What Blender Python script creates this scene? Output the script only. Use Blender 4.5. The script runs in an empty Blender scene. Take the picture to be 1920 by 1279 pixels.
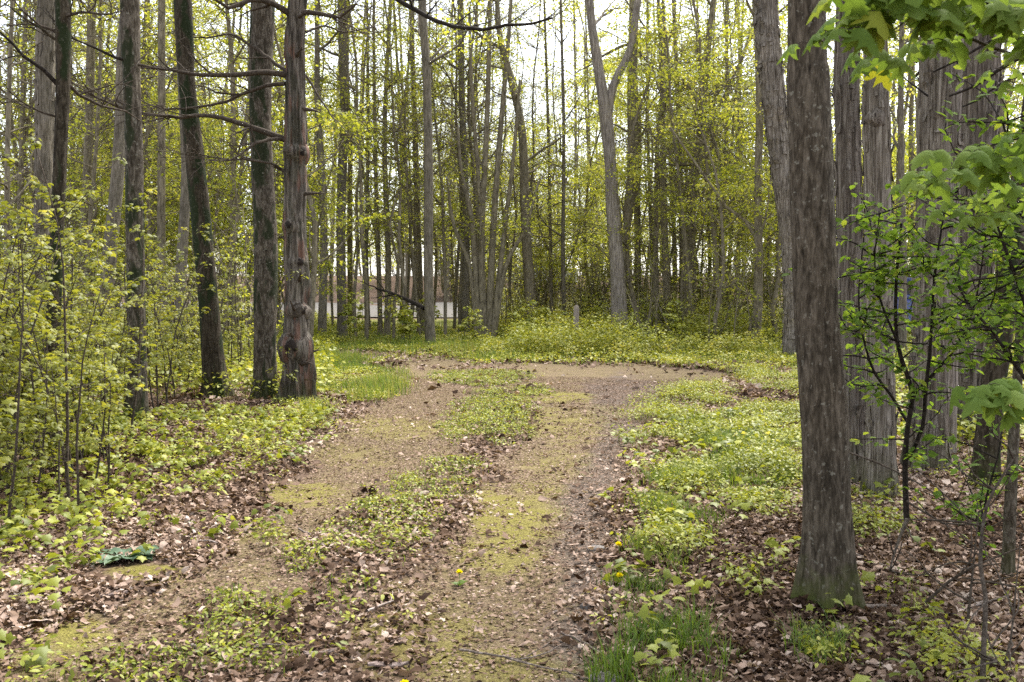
import bpy, math, random
import numpy as np
from mathutils import Vector

# ------------------------------------------------------------------ camera, sky, sun, exposure
SC = bpy.context.scene
CAM_H, PITCH, F = 1.55, math.radians(2.9), 1920 * 35 / 36
cam_d = bpy.data.cameras.new('camera'); cam = bpy.data.objects.new('camera', cam_d)
SC.collection.objects.link(cam); SC.camera = cam
cam.location = (0, 0, CAM_H); cam.rotation_euler = (math.pi / 2 - PITCH, 0, 0)
cam_d.lens = 35; cam_d.sensor_width = 36; cam_d.clip_start = 0.05; cam_d.clip_end = 1000
cam_d.dof.use_dof = True; cam_d.dof.focus_distance = 8.0; cam_d.dof.aperture_fstop = 8.0

SUN_EL, SUN_AZ = math.radians(58), math.radians(30)      # azimuth clockwise from +Y
w = bpy.data.worlds.new('World'); SC.world = w; w.use_nodes = True
nt = w.node_tree; nt.nodes.clear()
sky = nt.nodes.new('ShaderNodeTexSky'); sky.sky_type = 'NISHITA'; sky.sun_disc = False
sky.sun_elevation = SUN_EL; sky.sun_rotation = SUN_AZ
sky.air_density = 1.0; sky.dust_density = 1.8; sky.ozone_density = 1.0
bg = nt.nodes.new('ShaderNodeBackground'); bg.inputs['Strength'].default_value = 0.125
wo = nt.nodes.new('ShaderNodeOutputWorld')
hs = nt.nodes.new('ShaderNodeHueSaturation'); hs.inputs['Saturation'].default_value = .35
nt.links.new(sky.outputs[0], hs.inputs['Color']); nt.links.new(hs.outputs[0], bg.inputs[0]); nt.links.new(bg.outputs[0], wo.inputs[0])
sd = bpy.data.lights.new('sun', 'SUN'); sd.energy = 2.3; sd.angle = math.radians(18); sd.color = (1, .95, .87)
so = bpy.data.objects.new('sun', sd); SC.collection.objects.link(so)
sdir = Vector((math.sin(SUN_AZ) * math.cos(SUN_EL), math.cos(SUN_AZ) * math.cos(SUN_EL), math.sin(SUN_EL)))
so.rotation_euler = sdir.to_track_quat('Z', 'Y').to_euler(); so.location = sdir * 60
SC.view_settings.view_transform = 'Standard'; SC.view_settings.look = 'None'
SC.view_settings.exposure = 2.05; SC.view_settings.gamma = 1
SC.cycles.max_bounces = 8; SC.cycles.diffuse_bounces = 5; SC.cycles.glossy_bounces = 2
SC.cycles.transmission_bounces = 4; SC.cycles.transparent_max_bounces = 4
SC.cycles.caustics_reflective = False; SC.cycles.caustics_refractive = False
SC.cycles.use_denoising = False

# ------------------------------------------------------------------ maths helpers
RNG = np.random.default_rng(7)
def vhash(ix, iy, iz, seed):
    h = (ix.astype(np.int64) * 374761393 + iy.astype(np.int64) * 668265263 + iz.astype(np.int64) * 2147483647 + seed * 144665) & 0x7fffffff
    h = ((h ^ (h >> 13)) * 1274126177) & 0x7fffffff
    return ((h ^ (h >> 16)) & 0xffff) / 65535.0
def vnoise(x, y, z, seed=0):
    x, y, z = np.broadcast_arrays(np.asarray(x, float), np.asarray(y, float), np.asarray(z, float))
    ix, iy, iz = np.floor(x), np.floor(y), np.floor(z)
    fx, fy, fz = x - ix, y - iy, z - iz
    fx, fy, fz = (f * f * (3 - 2 * f) for f in (fx, fy, fz))
    r = 0
    for a in (0, 1):
        for b in (0, 1):
            for c in (0, 1):
                r = r + vhash(ix + a, iy + b, iz + c, seed) * (fx if a else 1 - fx) * (fy if b else 1 - fy) * (fz if c else 1 - fz)
    return r
def sstep(a, b, x):
    t = np.clip((x - a) / (b - a), 0, 1); return t * t * (3 - 2 * t)
def gz(x, y):
    x = np.asarray(x, float); y = np.asarray(y, float)
    r = np.hypot(x, y)
    b = .10 * (vnoise(x * .35, y * .35, 0, 1) - .5) + .035 * (vnoise(x * 1.7, y * 1.7, 0, 2) - .5)
    b = b * sstep(2, 6, r)
    b = b + .055 * np.exp(-((x - 1.52) ** 2 + (y - 4.8) ** 2) / .07)
    rise = .32 * sstep(34, 44, y) + .5 * sstep(43.5, 57, y) + 1.85 * sstep(58, 77, y)
    return b + rise - .03 * rut(x, y)
CP, SP = math.cos(PITCH), math.sin(PITCH)
def proj(x, y, z=0.0):
    """world -> full-resolution photo coordinates"""
    zz = z - CAM_H
    dep = np.maximum(y * CP - zz * SP, 1e-3); up = y * SP + zz * CP
    return 960 + F * x / dep, 639.5 - F * up / dep
def pix(px, py, Y):
    a, b = (px - 960) / F, -(py - 639.5) / F
    dy = CP + b * SP; dz = -SP + b * CP
    s = Y / dy
    return np.array([a * s, Y, CAM_H + dz * s])
def ground(px, py):
    a, b = (px - 960) / F, -(py - 639.5) / F
    dy = CP + b * SP; dz = -SP + b * CP
    s = -CAM_H / dz
    return np.array([a * s, dy * s, 0.0])

# the map of the track: rows of (photo row, left edge, right edge)
LR = np.array([(1500,-600,420),(1279,-60,360),(1150,150,500),(1080,300,560),(1000,420,620),(930,500,710),(850,600,850),(780,680,900),(730,730,960),(690,730,900),(672,740,860),(664,780,800)], float)[::-1]
RR = np.array([(1500,560,1180),(1279,680,1140),(1150,760,1150),(1050,850,1150),(950,890,1165),(850,950,1200),(780,985,1225),(740,930,1260),(715,890,1330),(700,860,1380),(688,900,1230),(676,1000,1200),(668,1100,1110)], float)[::-1]
GR = np.array([(1500,1000,1250),(1279,1010,1200),(1150,1060,1160),(1000,1030,1140),(900,1060,1160),(820,1120,1180),(740,1100,1260),(715,1090,1300),(700,1150,1200)], float)[::-1]
def band(u, v, T, soft=.10, wob=0):
    l = np.interp(v, T[:, 0], T[:, 1]); r = np.interp(v, T[:, 0], T[:, 2])
    s = np.maximum((v - 545) * soft, 4)
    m = sstep(l - s + wob * s, l + s + wob * s, u) * (1 - sstep(r - s + wob * s, r + s + wob * s, u))
    return m * sstep(T[0, 0] - 14, T[0, 0] + 18, v + wob * 16 + 14 * (vnoise(wob * 40, wob * 23, 0, 4) - .5))
def rut(x, y):
    y2 = np.maximum(y, 1.2)
    u, v = proj(x, y2)
    wob = 2.2 * (vnoise(x * 2.1, y * 2.1, 0, 5) - .5)
    m = np.maximum(band(u, v, LR, .10, wob), band(u, v, RR, .10, wob))
    return m * sstep(.2, 1.0, y)
def gravel(x, y):
    u, v = proj(x, np.maximum(y, 1.2))
    return band(u, v, GR, .07, 2 * (vnoise(x * 3, y * 3, 0, 6) - .5)) * sstep(.2, 1.0, y)
def blobs(x, y, B, seed=8, rough=.9):
    u, v = proj(x, np.maximum(y, 1.2)); m = 0
    for cx, cy, rx, ry, s in B:
        d = ((u - cx) / rx) ** 2 + ((v - cy) / ry) ** 2
        m = np.maximum(m, s * (1 - sstep(.2, 1.6, d + rough * (vnoise(x * 5, y * 5, 0, seed) - .5) + rough * .7 * (vnoise(x * 15, y * 15, 0, seed + 1) - .5))))
    return m
MOSS = [(560,918,85,30,1),(740,800,140,26,.8),(660,850,90,26,.6),(275,1076,70,17,1),(120,1170,110,50,1),(60,1230,90,40,.7),(1035,745,95,15,1),(1060,790,90,40,.8),
        (1040,860,70,35,.7),(960,960,95,60,1),(940,1030,95,40,.9),(800,1180,150,70,.8),(900,1240,190,45,.8),(470,990,90,28,.6),(1130,770,60,14,.6),(500,1150,80,18,.7),(420,1220,70,20,.4),(1000,920,60,50,.8),(860,765,60,14,.5),(780,1110,90,30,.4)]
GREEN = [(930,780,75,45,1),(880,800,60,25,.8),(850,870,60,22,.7),(740,980,95,70,1),(820,900,80,30,.6),(650,1010,60,40,.7),(570,1050,50,35,.8),(450,1150,90,50,.9),(440,1220,120,50,.8),(300,1250,110,45,.9),(640,1110,60,30,.4),
         (900,705,90,18,.8),(1000,735,40,12,.6)]
RIGHTG = [(1330,830,150,95,1),(1260,900,80,90,.8),(1400,900,110,80,.9),(1460,720,70,60,.9),(1230,1080,75,55,1),(1290,1010,70,40,.8),(1260,1210,110,80,.9),(1200,1250,60,40,.8),(1540,1210,80,60,.8),(1350,1150,70,80,.5),
          (1650,1000,90,40,.4),(1720,1180,60,50,.5),(1800,1240,80,60,.5),(1700,950,90,40,.5),(1480,820,50,70,.6)]
LEFTG = [(100,1010,120,70,.8),(60,940,90,50,.8),(470,830,130,35,.9),(560,790,70,30,.9),(330,880,120,50,.6),(180,900,90,60,.7),(250,950,90,40,.5),(60,1090,90,40,.5),(180,820,200,50,.9),(670,720,90,34,1),(620,690,60,28,1),(500,1000,40,20,.6),(110,1260,130,40,.4),(380,800,90,30,.8)]

# ------------------------------------------------------------------ mesh builder
class MB:
    def __init__(s): s.V = []; s.A = []; s.Q = []; s.T = []; s.n = 0
    def add(s, V, quads=None, tris=None, rnd=0.5):
        V = np.asarray(V, float).reshape(-1, 3)
        s.V.append(V); s.A.append(np.broadcast_to(np.asarray(rnd, float), (len(V),)).copy())
        if quads is not None and len(quads): s.Q.append(np.asarray(quads, np.int64) + s.n)
        if tris is not None and len(tris): s.T.append(np.asarray(tris, np.int64) + s.n)
        s.n += len(V)
    def mesh(s, name, mat, smooth=True, extra=None):
        me = bpy.data.meshes.new(name)
        V = np.concatenate(s.V); Q = np.concatenate(s.Q) if s.Q else np.zeros((0, 4), int); T = np.concatenate(s.T) if s.T else np.zeros((0, 3), int)
        me.vertices.add(len(V)); me.vertices.foreach_set('co', V.astype(np.float32).ravel())
        loops = np.concatenate([Q.ravel(), T.ravel()]).astype(np.int32)
        me.loops.add(len(loops)); me.loops.foreach_set('vertex_index', loops)
        st = np.concatenate([np.arange(len(Q)) * 4, len(Q) * 4 + np.arange(len(T)) * 3]).astype(np.int32)
        me.polygons.add(len(st)); me.polygons.foreach_set('loop_start', st)
        me.polygons.foreach_set('use_smooth', np.full(len(st), smooth))
        me.update(calc_edges=True)
        at = me.attributes.new('rnd', 'FLOAT', 'POINT'); at.data.foreach_set('value', np.concatenate(s.A).astype(np.float32))
        for k, a in (extra or {}).items():
            at = me.attributes.new(k, 'FLOAT', 'POINT'); at.data.foreach_set('value', a.astype(np.float32))
        me.validate(); me.materials.append(mat)
        return me
    def obj(s, name, mat, parent=None, smooth=True, extra=None):
        return link(name, s.mesh(name, mat, smooth, extra), parent)
def link(name, me, parent=None, loc=None):
    o = bpy.data.objects.new(name, me); SC.collection.objects.link(o)
    if parent: o.parent = parent
    if loc is not None: o.location = loc
    return o
def tag(o, label, cat, group=None, kind=None):
    o['label'] = label; o['category'] = cat
    if group: o['group'] = group
    if kind: o['kind'] = kind
    return o
def thing(name, label, cat, loc, group=None, rz=0):
    o = link(name, None, None, loc); o.rotation_euler = (0, 0, rz)
    return tag(o, label, cat, group)
def copy_tree(root, loc, rz, sc=1.0, label=None):
    r = root.copy(); SC.collection.objects.link(r); r.location = loc; r.rotation_euler = (0, 0, rz); r.scale = (sc,) * 3
    if label: r['label'] = label
    for ch in root.children:
        c = ch.copy(); SC.collection.objects.link(c); c.parent = r
    return r

def catmull(P, step):
    P = np.asarray(P, float)
    if len(P) < 3: 
        n = max(2, int(np.linalg.norm((P[-1] - P[0])[:3]) / step) + 1)
        return P[0] + (P[-1] - P[0]) * np.linspace(0, 1, n)[:, None]
    E = np.vstack([2 * P[0] - P[1], P, 2 * P[-1] - P[-2]]); out = []
    for i in range(1, len(E) - 2):
        n = max(1, int(np.linalg.norm((E[i + 1] - E[i])[:3]) / step))
        t = np.linspace(0, 1, n, endpoint=False)[:, None]
        a, b, c, d = E[i - 1], E[i], E[i + 1], E[i + 2]
        out.append(.5 * (2 * b + (c - a) * t + (2 * a - 5 * b + 4 * c - d) * t ** 2 + (3 * b - a - 3 * c + d) * t ** 3))
    out.append(P[-1:]); return np.vstack(out)

def tube(mb, P, R, segs=6, disp=None, rnd=.5):
    P = np.asarray(P, float); n = len(P); R = np.broadcast_to(np.asarray(R, float), (n,))
    T = np.gradient(P, axis=0); T /= np.linalg.norm(T, axis=1)[:, None] + 1e-9
    m = np.abs(P[-1] - P[0]); ref = np.zeros(3); ref[np.argmin(m)] = 1
    U = np.cross(T, ref); U /= np.linalg.norm(U, axis=1)[:, None] + 1e-9; W = np.cross(T, U)
    th = np.arange(segs) * 2 * math.pi / segs
    rr = R[:, None] * np.ones(segs)
    if disp is not None: rr = rr * disp(P, th)
    V = P[:, None] + rr[..., None] * (np.cos(th)[None, :, None] * U[:, None] + np.sin(th)[None, :, None] * W[:, None])
    i = np.arange(n - 1)[:, None] * segs; j = np.arange(segs)[None]; k = (j + 1) % segs
    q = np.stack([i + j, i + k, i + segs + k, i + segs + j], -1).reshape(-1, 4)
    V = np.vstack([V.reshape(-1, 3), P[-1] + T[-1] * R[-1] * .5]); a = (n - 1) * segs
    t = np.stack([a + j[0], a + k[0], np.full(segs, n * segs)], -1)
    mb.add(V, q, t, rnd)

# leaf templates: x = along the leaf, y = width, z = up; unit length
def fold(V): return np.array(V, float)
RHOMB = (fold([(0,0,0),(.45,-.34,.05),(1,0,-.12),(.45,.34,.05)]), np.array([(0,1,2,3)]), None)
OVAL = (fold([(0,0,0),(.25,-.22,.03),(.65,-.22,.0),(1,0,-.12),(.65,.22,.0),(.25,.22,.03),(.3,0,-.02),(.65,0,-.05)]),
        np.array([(0,1,6,5),(1,2,7,6),(2,3,4,7),(6,7,4,5)]), None)
def maple_t(droop=.35):
    pts = [(0,0),(.10,-.30),(-.02,-.52),(.30,-.42),(.42,-.60),(.56,-.34),(.66,-.20),(1,0),(.66,.20),(.56,.34),(.42,.60),(.30,.42),(-.02,.52),(.10,.30)]
    V = [(x, y, -droop * (x * x * .6 + y * y)) for x, y in pts] + [(.35, 0, .04)]
    t = [(14, i, i + 1) for i in range(13)] + [(14, 13, 0)]
    return (np.array(V, float), None, np.array(t))
MAPLE = maple_t()
def litter_t(seed):
    r = np.random.default_rng(seed); V = []
    for i, x in enumerate((0, .33, .66, 1)):
        for y in (-1, 0, 1):
            wd = (.10, .34, .30, .04)[i] * (1 + .3 * r.standard_normal())
            V.append((x + .08 * r.standard_normal(), y * wd, .5 * (y * y) * wd * r.uniform(-.6, 1.6) + .16 * math.sin(x * 3 + seed) + .06 * r.standard_normal()))
    q = [(i * 3 + j, (i + 1) * 3 + j, (i + 1) * 3 + j + 1, i * 3 + j + 1) for i in range(3) for j in range(2)]
    return (np.array(V), np.array(q), None)
LITTER = [litter_t(k) for k in range(6)]

def place(mb, tmpl, C, size, X, N, rnd):
    """copies of one template: C centres, X leaf directions, N normals"""
    V, q, t = tmpl; n = len(C)
    if n == 0: return
    X = X / (np.linalg.norm(X, axis=1)[:, None] + 1e-9)
    Y = np.cross(N, X); Y /= np.linalg.norm(Y, axis=1)[:, None] + 1e-9; Z = np.cross(X, Y)
    S = np.broadcast_to(np.asarray(size, float), (n,))[:, None, None]
    W = C[:, None] + S * (V[None, :, :1] * X[:, None] + V[None, :, 1:2] * Y[:, None] + V[None, :, 2:] * Z[:, None])
    off = np.arange(n)[:, None, None] * len(V)
    mb.add(W.reshape(-1, 3), (q[None] + off).reshape(-1, 4) if q is not None else None,
           (t[None] + off).reshape(-1, 3) if t is not None else None, np.repeat(np.broadcast_to(rnd, (n,)), len(V)))
def sprays(mb, C, R, n, size, rng, flat=.22, droop=.35, tmpl=RHOMB, tilt=.45, tone=.5):
    """flattish sprays of leaves round the points C"""
    C = np.asarray(C, float).reshape(-1, 3)
    if not len(C): return
    k = len(C) * n; cc = np.repeat(C, n, 0); RR_ = np.repeat(np.broadcast_to(np.asarray(R, float), (len(C),)), n)
    ph = rng.uniform(0, 2 * math.pi, k); r = RR_ * np.sqrt(rng.uniform(.02, 1, k))
    D = np.stack([np.cos(ph), np.sin(ph), np.zeros(k)], 1)
    P = cc + D * r[:, None]; P[:, 2] += rng.normal(0, 1, k) * RR_ * flat - .35 * r * r / (RR_ + 1e-6)
    X = D * .8 + rng.normal(0, .5, (k, 3)); X[:, 2] = -droop + rng.normal(0, .3, k)
    N = rng.normal(0, tilt, (k, 3)); N[:, 2] += 1
    rn = np.clip(np.repeat(rng.normal(tone, .18, len(C)), n) + rng.normal(0, .13, k), 0, 1)
    place(mb, tmpl, P, size * rng.uniform(.6, 1.25, k), X, N, rn)

# ------------------------------------------------------------------ materials
def nmat(name):
    m = bpy.data.materials.new(name); m.use_nodes = True; t = m.node_tree; t.nodes.clear(); return m, t
def N(t, typ, **kw):
    n = t.nodes.new(typ)
    for k, v in kw.items():
        if k in n.inputs: n.inputs[k].default_value = v
        else: setattr(n, k, v)
    return n
def ramp(t, fac, stops, interp='LINEAR'):
    n = t.nodes.new('ShaderNodeValToRGB'); e = n.color_ramp.elements; n.color_ramp.interpolation = interp
    while len(e) > 1: e.remove(e[-1])
    e[0].position, e[0].color = stops[0][0], (*stops[0][1], 1)
    for p, c in stops[1:]:
        x = e.new(p); x.color = (*c, 1)
    t.links.new(fac, n.inputs[0]); return n.outputs[0]
def mixc(t, fac, a, b, mode='MIX'):
    n = t.nodes.new('ShaderNodeMix'); n.data_type = 'RGBA'; n.blend_type = mode
    for s, v in ((n.inputs[0], fac), (n.inputs[6], a), (n.inputs[7], b)):
        if hasattr(v, 'default_value') or hasattr(v, 'is_linked'): t.links.new(v, s)
        elif isinstance(v, tuple): s.default_value = (*v, 1)
        else: s.default_value = v
    return n.outputs[2]
def math_(t, op, a, b=None, clamp=False):
    n = t.nodes.new('ShaderNodeMath'); n.operation = op; n.use_clamp = clamp
    for i, v in enumerate((a, b)):
        if v is None: continue
        if isinstance(v, (int, float)): n.inputs[i].default_value = v
        else: t.links.new(v, n.inputs[i])
    return n.outputs[0]
def noise(t, vec, scale, detail=3, rough=.6, dist=0):
    n = N(t, 'ShaderNodeTexNoise', Scale=scale, Detail=detail, Roughness=rough, Distortion=dist)
    t.links.new(vec, n.inputs['Vector']); return n.outputs[0]
def mapping(t, sc, gen='Object'):
    c = t.nodes.new('ShaderNodeTexCoord'); m = t.nodes.new('ShaderNodeMapping'); m.inputs['Scale'].default_value = sc
    t.links.new(c.outputs[gen], m.inputs[0]); return m.outputs[0]
def finish(m, t, col, rough=.85, bump=None, bs=.5, bd=.02, spec=.25):
    p = t.nodes.new('ShaderNodeBsdfPrincipled'); o = t.nodes.new('ShaderNodeOutputMaterial')
    if isinstance(col, tuple): p.inputs['Base Color'].default_value = (*col, 1)
    else: t.links.new(col, p.inputs['Base Color'])
    p.inputs['Roughness'].default_value = rough; p.inputs['Specular IOR Level'].default_value = spec
    if bump is not None:
        b = N(t, 'ShaderNodeBump', Strength=bs, Distance=bd); t.links.new(bump, b.inputs['Height']); t.links.new(b.outputs[0], p.inputs['Normal'])
    t.links.new(p.outputs[0], o.inputs[0]); return m
def leaf_mat(name, stops, trans=.4, rough=.5, spec=.3):
    m, t = nmat(name); a = N(t, 'ShaderNodeAttribute', attribute_name='rnd')
    col = ramp(t, a.outputs['Fac'], stops)
    p = t.nodes.new('ShaderNodeBsdfPrincipled'); p.inputs['Roughness'].default_value = rough; p.inputs['Specular IOR Level'].default_value = spec
    tr = t.nodes.new('ShaderNodeBsdfTranslucent'); mx = N(t, 'ShaderNodeMixShader', Fac=trans); o = t.nodes.new('ShaderNodeOutputMaterial')
    t.links.new(col, p.inputs['Base Color']); t.links.new(mixc(t, 1.0, col, (1.35, 1.25, .7), 'MULTIPLY'), tr.inputs[0])
    t.links.new(p.outputs[0], mx.inputs[1]); t.links.new(tr.outputs[0], mx.inputs[2]); t.links.new(mx.outputs[0], o.inputs[0])
    return m
def bark_mat(name, dark, mid, light, fx=34, fz=4, bump=.7, lichen=0., moss=0., patch=0., mossz=.35, bd=.02, red=0., ls=34):
    m, t = nmat(name); v = mapping(t, (fx, fx, fz)); w_ = mapping(t, (1, 1, 1))
    n1 = noise(t, v, 1.0, 4, .65, .6); n2 = noise(t, v, 3.1, 2, .6); n3 = noise(t, w_, 2.2, 3, .6)
    h = math_(t, 'ADD', math_(t, 'MULTIPLY', n1, .75), math_(t, 'MULTIPLY', n2, .25))
    col = ramp(t, h, [(.30, dark), (.47, mid), (.66, light)])
    col = mixc(t, .55, col, ramp(t, n3, [(.3, (.55, .55, .55)), (.5, (.9, .9, .9)), (.7, (1.2, 1.17, 1.12))]), 'MULTIPLY')
    if red:
        f = math_(t, 'MULTIPLY', ramp(t, noise(t, mapping(t, (9, 9, 1.6)), 1.0, 2), [(.55, (0, 0, 0)), (.62, (1, 1, 1))]), red)
        col = mixc(t, f, col, (.22, .10, .07))
    if patch:      # dark damp moss on the trunk
        f = ramp(t, noise(t, mapping(t, (3, 3, 1.1)), 1.3, 3, .6, .3), [(.50, (0, 0, 0)), (.56, (1, 1, 1))])
        col = mixc(t, math_(t, 'MULTIPLY', f, patch), col, (.018, .026, .010))
    if lichen:
        f = ramp(t, noise(t, w_, ls, 3, .6), [(.61, (0, 0, 0)), (.67, (1, 1, 1))])
        col = mixc(t, math_(t, 'MULTIPLY', f, lichen), col, (.27, .255, .21))
    if moss:
        c = t.nodes.new('ShaderNodeTexCoord'); s = t.nodes.new('ShaderNodeSeparateXYZ'); t.links.new(c.outputs['Object'], s.inputs[0])
        z = math_(t, 'ADD', s.outputs[2], math_(t, 'MULTIPLY', math_(t, 'SUBTRACT', noise(t, w_, 9, 3), .5), mossz * 2.4))
        f = math_(t, 'MULTIPLY', math_(t, 'SUBTRACT', 1.0, math_(t, 'DIVIDE', z, mossz, True)), moss, True)
        col = mixc(t, f, col, (.065, .075, .018))
    return finish(m, t, col, .9, h, bump, bd, .15)

M = {}
M['bark_main'] = bark_mat('brown_bark', (.012,.009,.006), (.058,.046,.033), (.155,.128,.098), 40, 9, 1.0, .5, .9, mossz=.22, bd=.012)
M['bark_dark'] = bark_mat('dark_bark', (.009,.006,.004), (.036,.028,.018), (.10,.082,.060), 30, 7, .9, .25, .3, .95)
M['bark_lichen'] = bark_mat('lichen_bark', (.015,.011,.008), (.065,.052,.038), (.20,.172,.14), 26, 8, .9, .5, .3, .85, ls=22)
M['bark_shag'] = bark_mat('shaggy_bark', (.02,.015,.011), (.15,.125,.10), (.38,.34,.295), 44, 2.0, 1.0, .1, .4, bd=.03)
M['bark_shagd'] = bark_mat('dark_shaggy_bark', (.016,.012,.009), (.115,.095,.078), (.30,.265,.23), 44, 2.0, 1.0, .1, .4, bd=.03)
M['bark_grey'] = bark_mat('grey_bark', (.045,.037,.027), (.13,.112,.085), (.26,.225,.185), 30, 4.5, .8, .2, .3)
M['bark_pale'] = bark_mat('pale_bark', (.06,.048,.039), (.20,.17,.145), (.42,.37,.33), 34, 2.4, 1.0, .1, .2, bd=.03)
M['bark_snag'] = bark_mat('weathered_bark', (.010,.008,.006), (.085,.07,.057), (.28,.245,.21), 24, 2.0, 1.0, .1, .5, .35, bd=.05, red=.45)
M['bark_far'] = bark_mat('distant_bark', (.05,.042,.028), (.16,.135,.095), (.30,.26,.19), 20, 4, .4)
M['bark_limb'] = bark_mat('limb_bark', (.02,.014,.011), (.055,.042,.032), (.12,.097,.077), 60, 30, .5, .2)
M['bark_black'] = bark_mat('near_black_bark', (.008,.006,.005), (.022,.017,.014), (.06,.05,.042), 60, 30, .5)
YG = [(0, (.075,.09,.014)), (.35, (.15,.17,.024)), (.65, (.235,.25,.036)), (1, (.34,.33,.07))]
M['leaf_spring'] = leaf_mat('spring_leaf', YG, .45)
M['leaf_canopy'] = leaf_mat('canopy_leaf', [(0, (.16,.19,.026)), (.4, (.27,.31,.042)), (.75, (.37,.39,.065)), (1, (.50,.47,.16))], .6)
M['leaf_under'] = leaf_mat('undergrowth_leaf', [(0, (.09,.115,.016)), (.4, (.21,.24,.028)), (.75, (.34,.355,.048)), (1, (.48,.45,.13))], .35)
M['leaf_green'] = leaf_mat('mid_green_leaf', [(0, (.05,.095,.014)), (.45, (.11,.19,.028)), (.8, (.18,.28,.04)), (1, (.28,.33,.05))], .55, .65, .12)
M['leaf_near'] = leaf_mat('bright_maple_leaf', [(0, (.09,.15,.025)), (.5, (.145,.225,.045)), (.85, (.21,.29,.065)), (1, (.28,.29,.03))], .5, .7, .12)
M['leaf_ever'] = leaf_mat('evergreen_leaf', [(0, (.07,.075,.018)), (.5, (.15,.155,.035)), (1, (.27,.26,.06))], .35, .6)
M['leaf_litter'] = leaf_mat('dead_leaf', [(0, (.03,.016,.010)), (.3, (.095,.058,.037)), (.55, (.22,.15,.11)), (.8, (.34,.25,.20)), (1, (.46,.37,.31))], .12, .8, .1)
M['leaf_rosette'] = leaf_mat('blue_green_leaf', [(0, (.04,.075,.04)), (.5, (.08,.13,.075)), (1, (.15,.20,.12))], .15, .45)
M['grass'] = leaf_mat('grass_blade', [(0, (.05,.09,.015)), (.4, (.095,.16,.022)), (.8, (.16,.22,.035)), (1, (.33,.31,.11))], .35, .5)
M['petal'] = leaf_mat('yellow_petal', [(0, (.78,.68,.0)), (1, (.9,.82,.02))], .2)
m, t = nmat('dead_wood'); v = mapping(t, (60, 60, 12)); h = noise(t, v, 1, 4)
M['stick'] = finish(m, t, ramp(t, h, [(.3, (.05,.037,.03)), (.5, (.14,.11,.09)), (.7, (.30,.25,.22))]), .9, h, .5)
m, t = nmat('pale_dead_wood'); v = mapping(t, (20, 60, 60)); h = noise(t, v, 1, 4)
M['stick_pale'] = finish(m, t, ramp(t, h, [(.3, (.16,.12,.10)), (.5, (.34,.28,.25)), (.7, (.55,.48,.45))]), .9, h, .6)

# ground: soil and leaf mould, trodden earth, gravel and moss, each with its own patchy outline
m, t = nmat('woodland_ground'); v = mapping(t, (1, 1, 1))
nf = noise(t, v, 26, 5, .7); nm = noise(t, v, 5, 4, .6); nff = noise(t, v, 95, 3, .7); nl = noise(t, v, 1.1, 3)
soil = ramp(t, nf, [(.25, (.03,.018,.012)), (.45, (.085,.055,.038)), (.62, (.18,.125,.095)), (.8, (.33,.25,.20))])
dirt = ramp(t, nff, [(.28, (.05,.034,.026)), (.5, (.145,.106,.084)), (.72, (.30,.24,.20))])
dirt = mixc(t, .8, dirt, ramp(t, math_(t, 'ADD', math_(t, 'MULTIPLY', nm, .5), math_(t, 'MULTIPLY', nf, .5)), [(.3, (.45,.38,.28)), (.5, (.92,.86,.76)), (.7, (1.35,1.22,1.15))]), 'MULTIPLY')
vor = N(t, 'ShaderNodeTexVoronoi', Scale=85.0); t.links.new(v, vor.inputs['Vector'])
grav = mixc(t, .6, ramp(t, vor.outputs['Color'], [(.1, (.05,.045,.04)), (.5, (.14,.125,.112)), (.9, (.33,.30,.275))]), ramp(t, vor.outputs['Distance'], [(.0, (1.2,1.2,1.2)), (.55, (.35,.33,.31))]), 'MULTIPLY')
moss = ramp(t, nff, [(.3, (.07,.062,.010)), (.5, (.17,.158,.024)), (.7, (.31,.29,.05))])
nmx = math_(t, 'ADD', math_(t, 'MULTIPLY', nf, .5), math_(t, 'MULTIPLY', noise(t, v, 9, 5, .75, .8), .5))
def am(nm_, thr=.5, w_=.18, k=.9, tex=None):
    a = N(t, 'ShaderNodeAttribute', attribute_name=nm_)
    s = math_(t, 'ADD', a.outputs['Fac'], math_(t, 'MULTIPLY', math_(t, 'SUBTRACT', tex, .5), k))
    r = t.nodes.new('ShaderNodeMapRange'); r.inputs[1].default_value = thr - w_; r.inputs[2].default_value = thr + w_; r.clamp = True
    t.links.new(s, r.inputs[0]); return r.outputs[0]
fr, fg, fm = am('rut', .45, .2, 1.2, nm), am('gravel', .55, .4, 1.9, nf), am('moss', .62, .5, 2.1, nmx)
col = mixc(t, fr, soil, dirt); col = mixc(t, math_(t, 'MULTIPLY', fg, .5), col, grav); col = mixc(t, math_(t, 'MULTIPLY', fm, .8), col, moss)
far = am('grassy', .5, .3, 1.2, nm)
col = mixc(t, math_(t, 'MULTIPLY', far, .8), col, ramp(t, nf, [(.3, (.07,.08,.015)), (.55, (.16,.18,.03)), (.8, (.26,.25,.07))]))
hh = math_(t, 'ADD', math_(t, 'MULTIPLY', nf, 1.0), math_(t, 'MULTIPLY', nff, .5))
hh = math_(t, 'ADD', hh, math_(t, 'MULTIPLY', math_(t, 'MULTIPLY', math_(t, 'SUBTRACT', .6, vor.outputs['Distance']), fg), .5))
M['ground'] = finish(m, t, col, .95, hh, .9, .025, .12)
m, t = nmat('asphalt'); v = mapping(t, (1, 1, 1)); h = noise(t, v, 40, 3)
M['road'] = finish(m, t, ramp(t, h, [(.3, (.085,.078,.07)), (.7, (.13,.12,.108))]), .9, h, .3)

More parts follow.
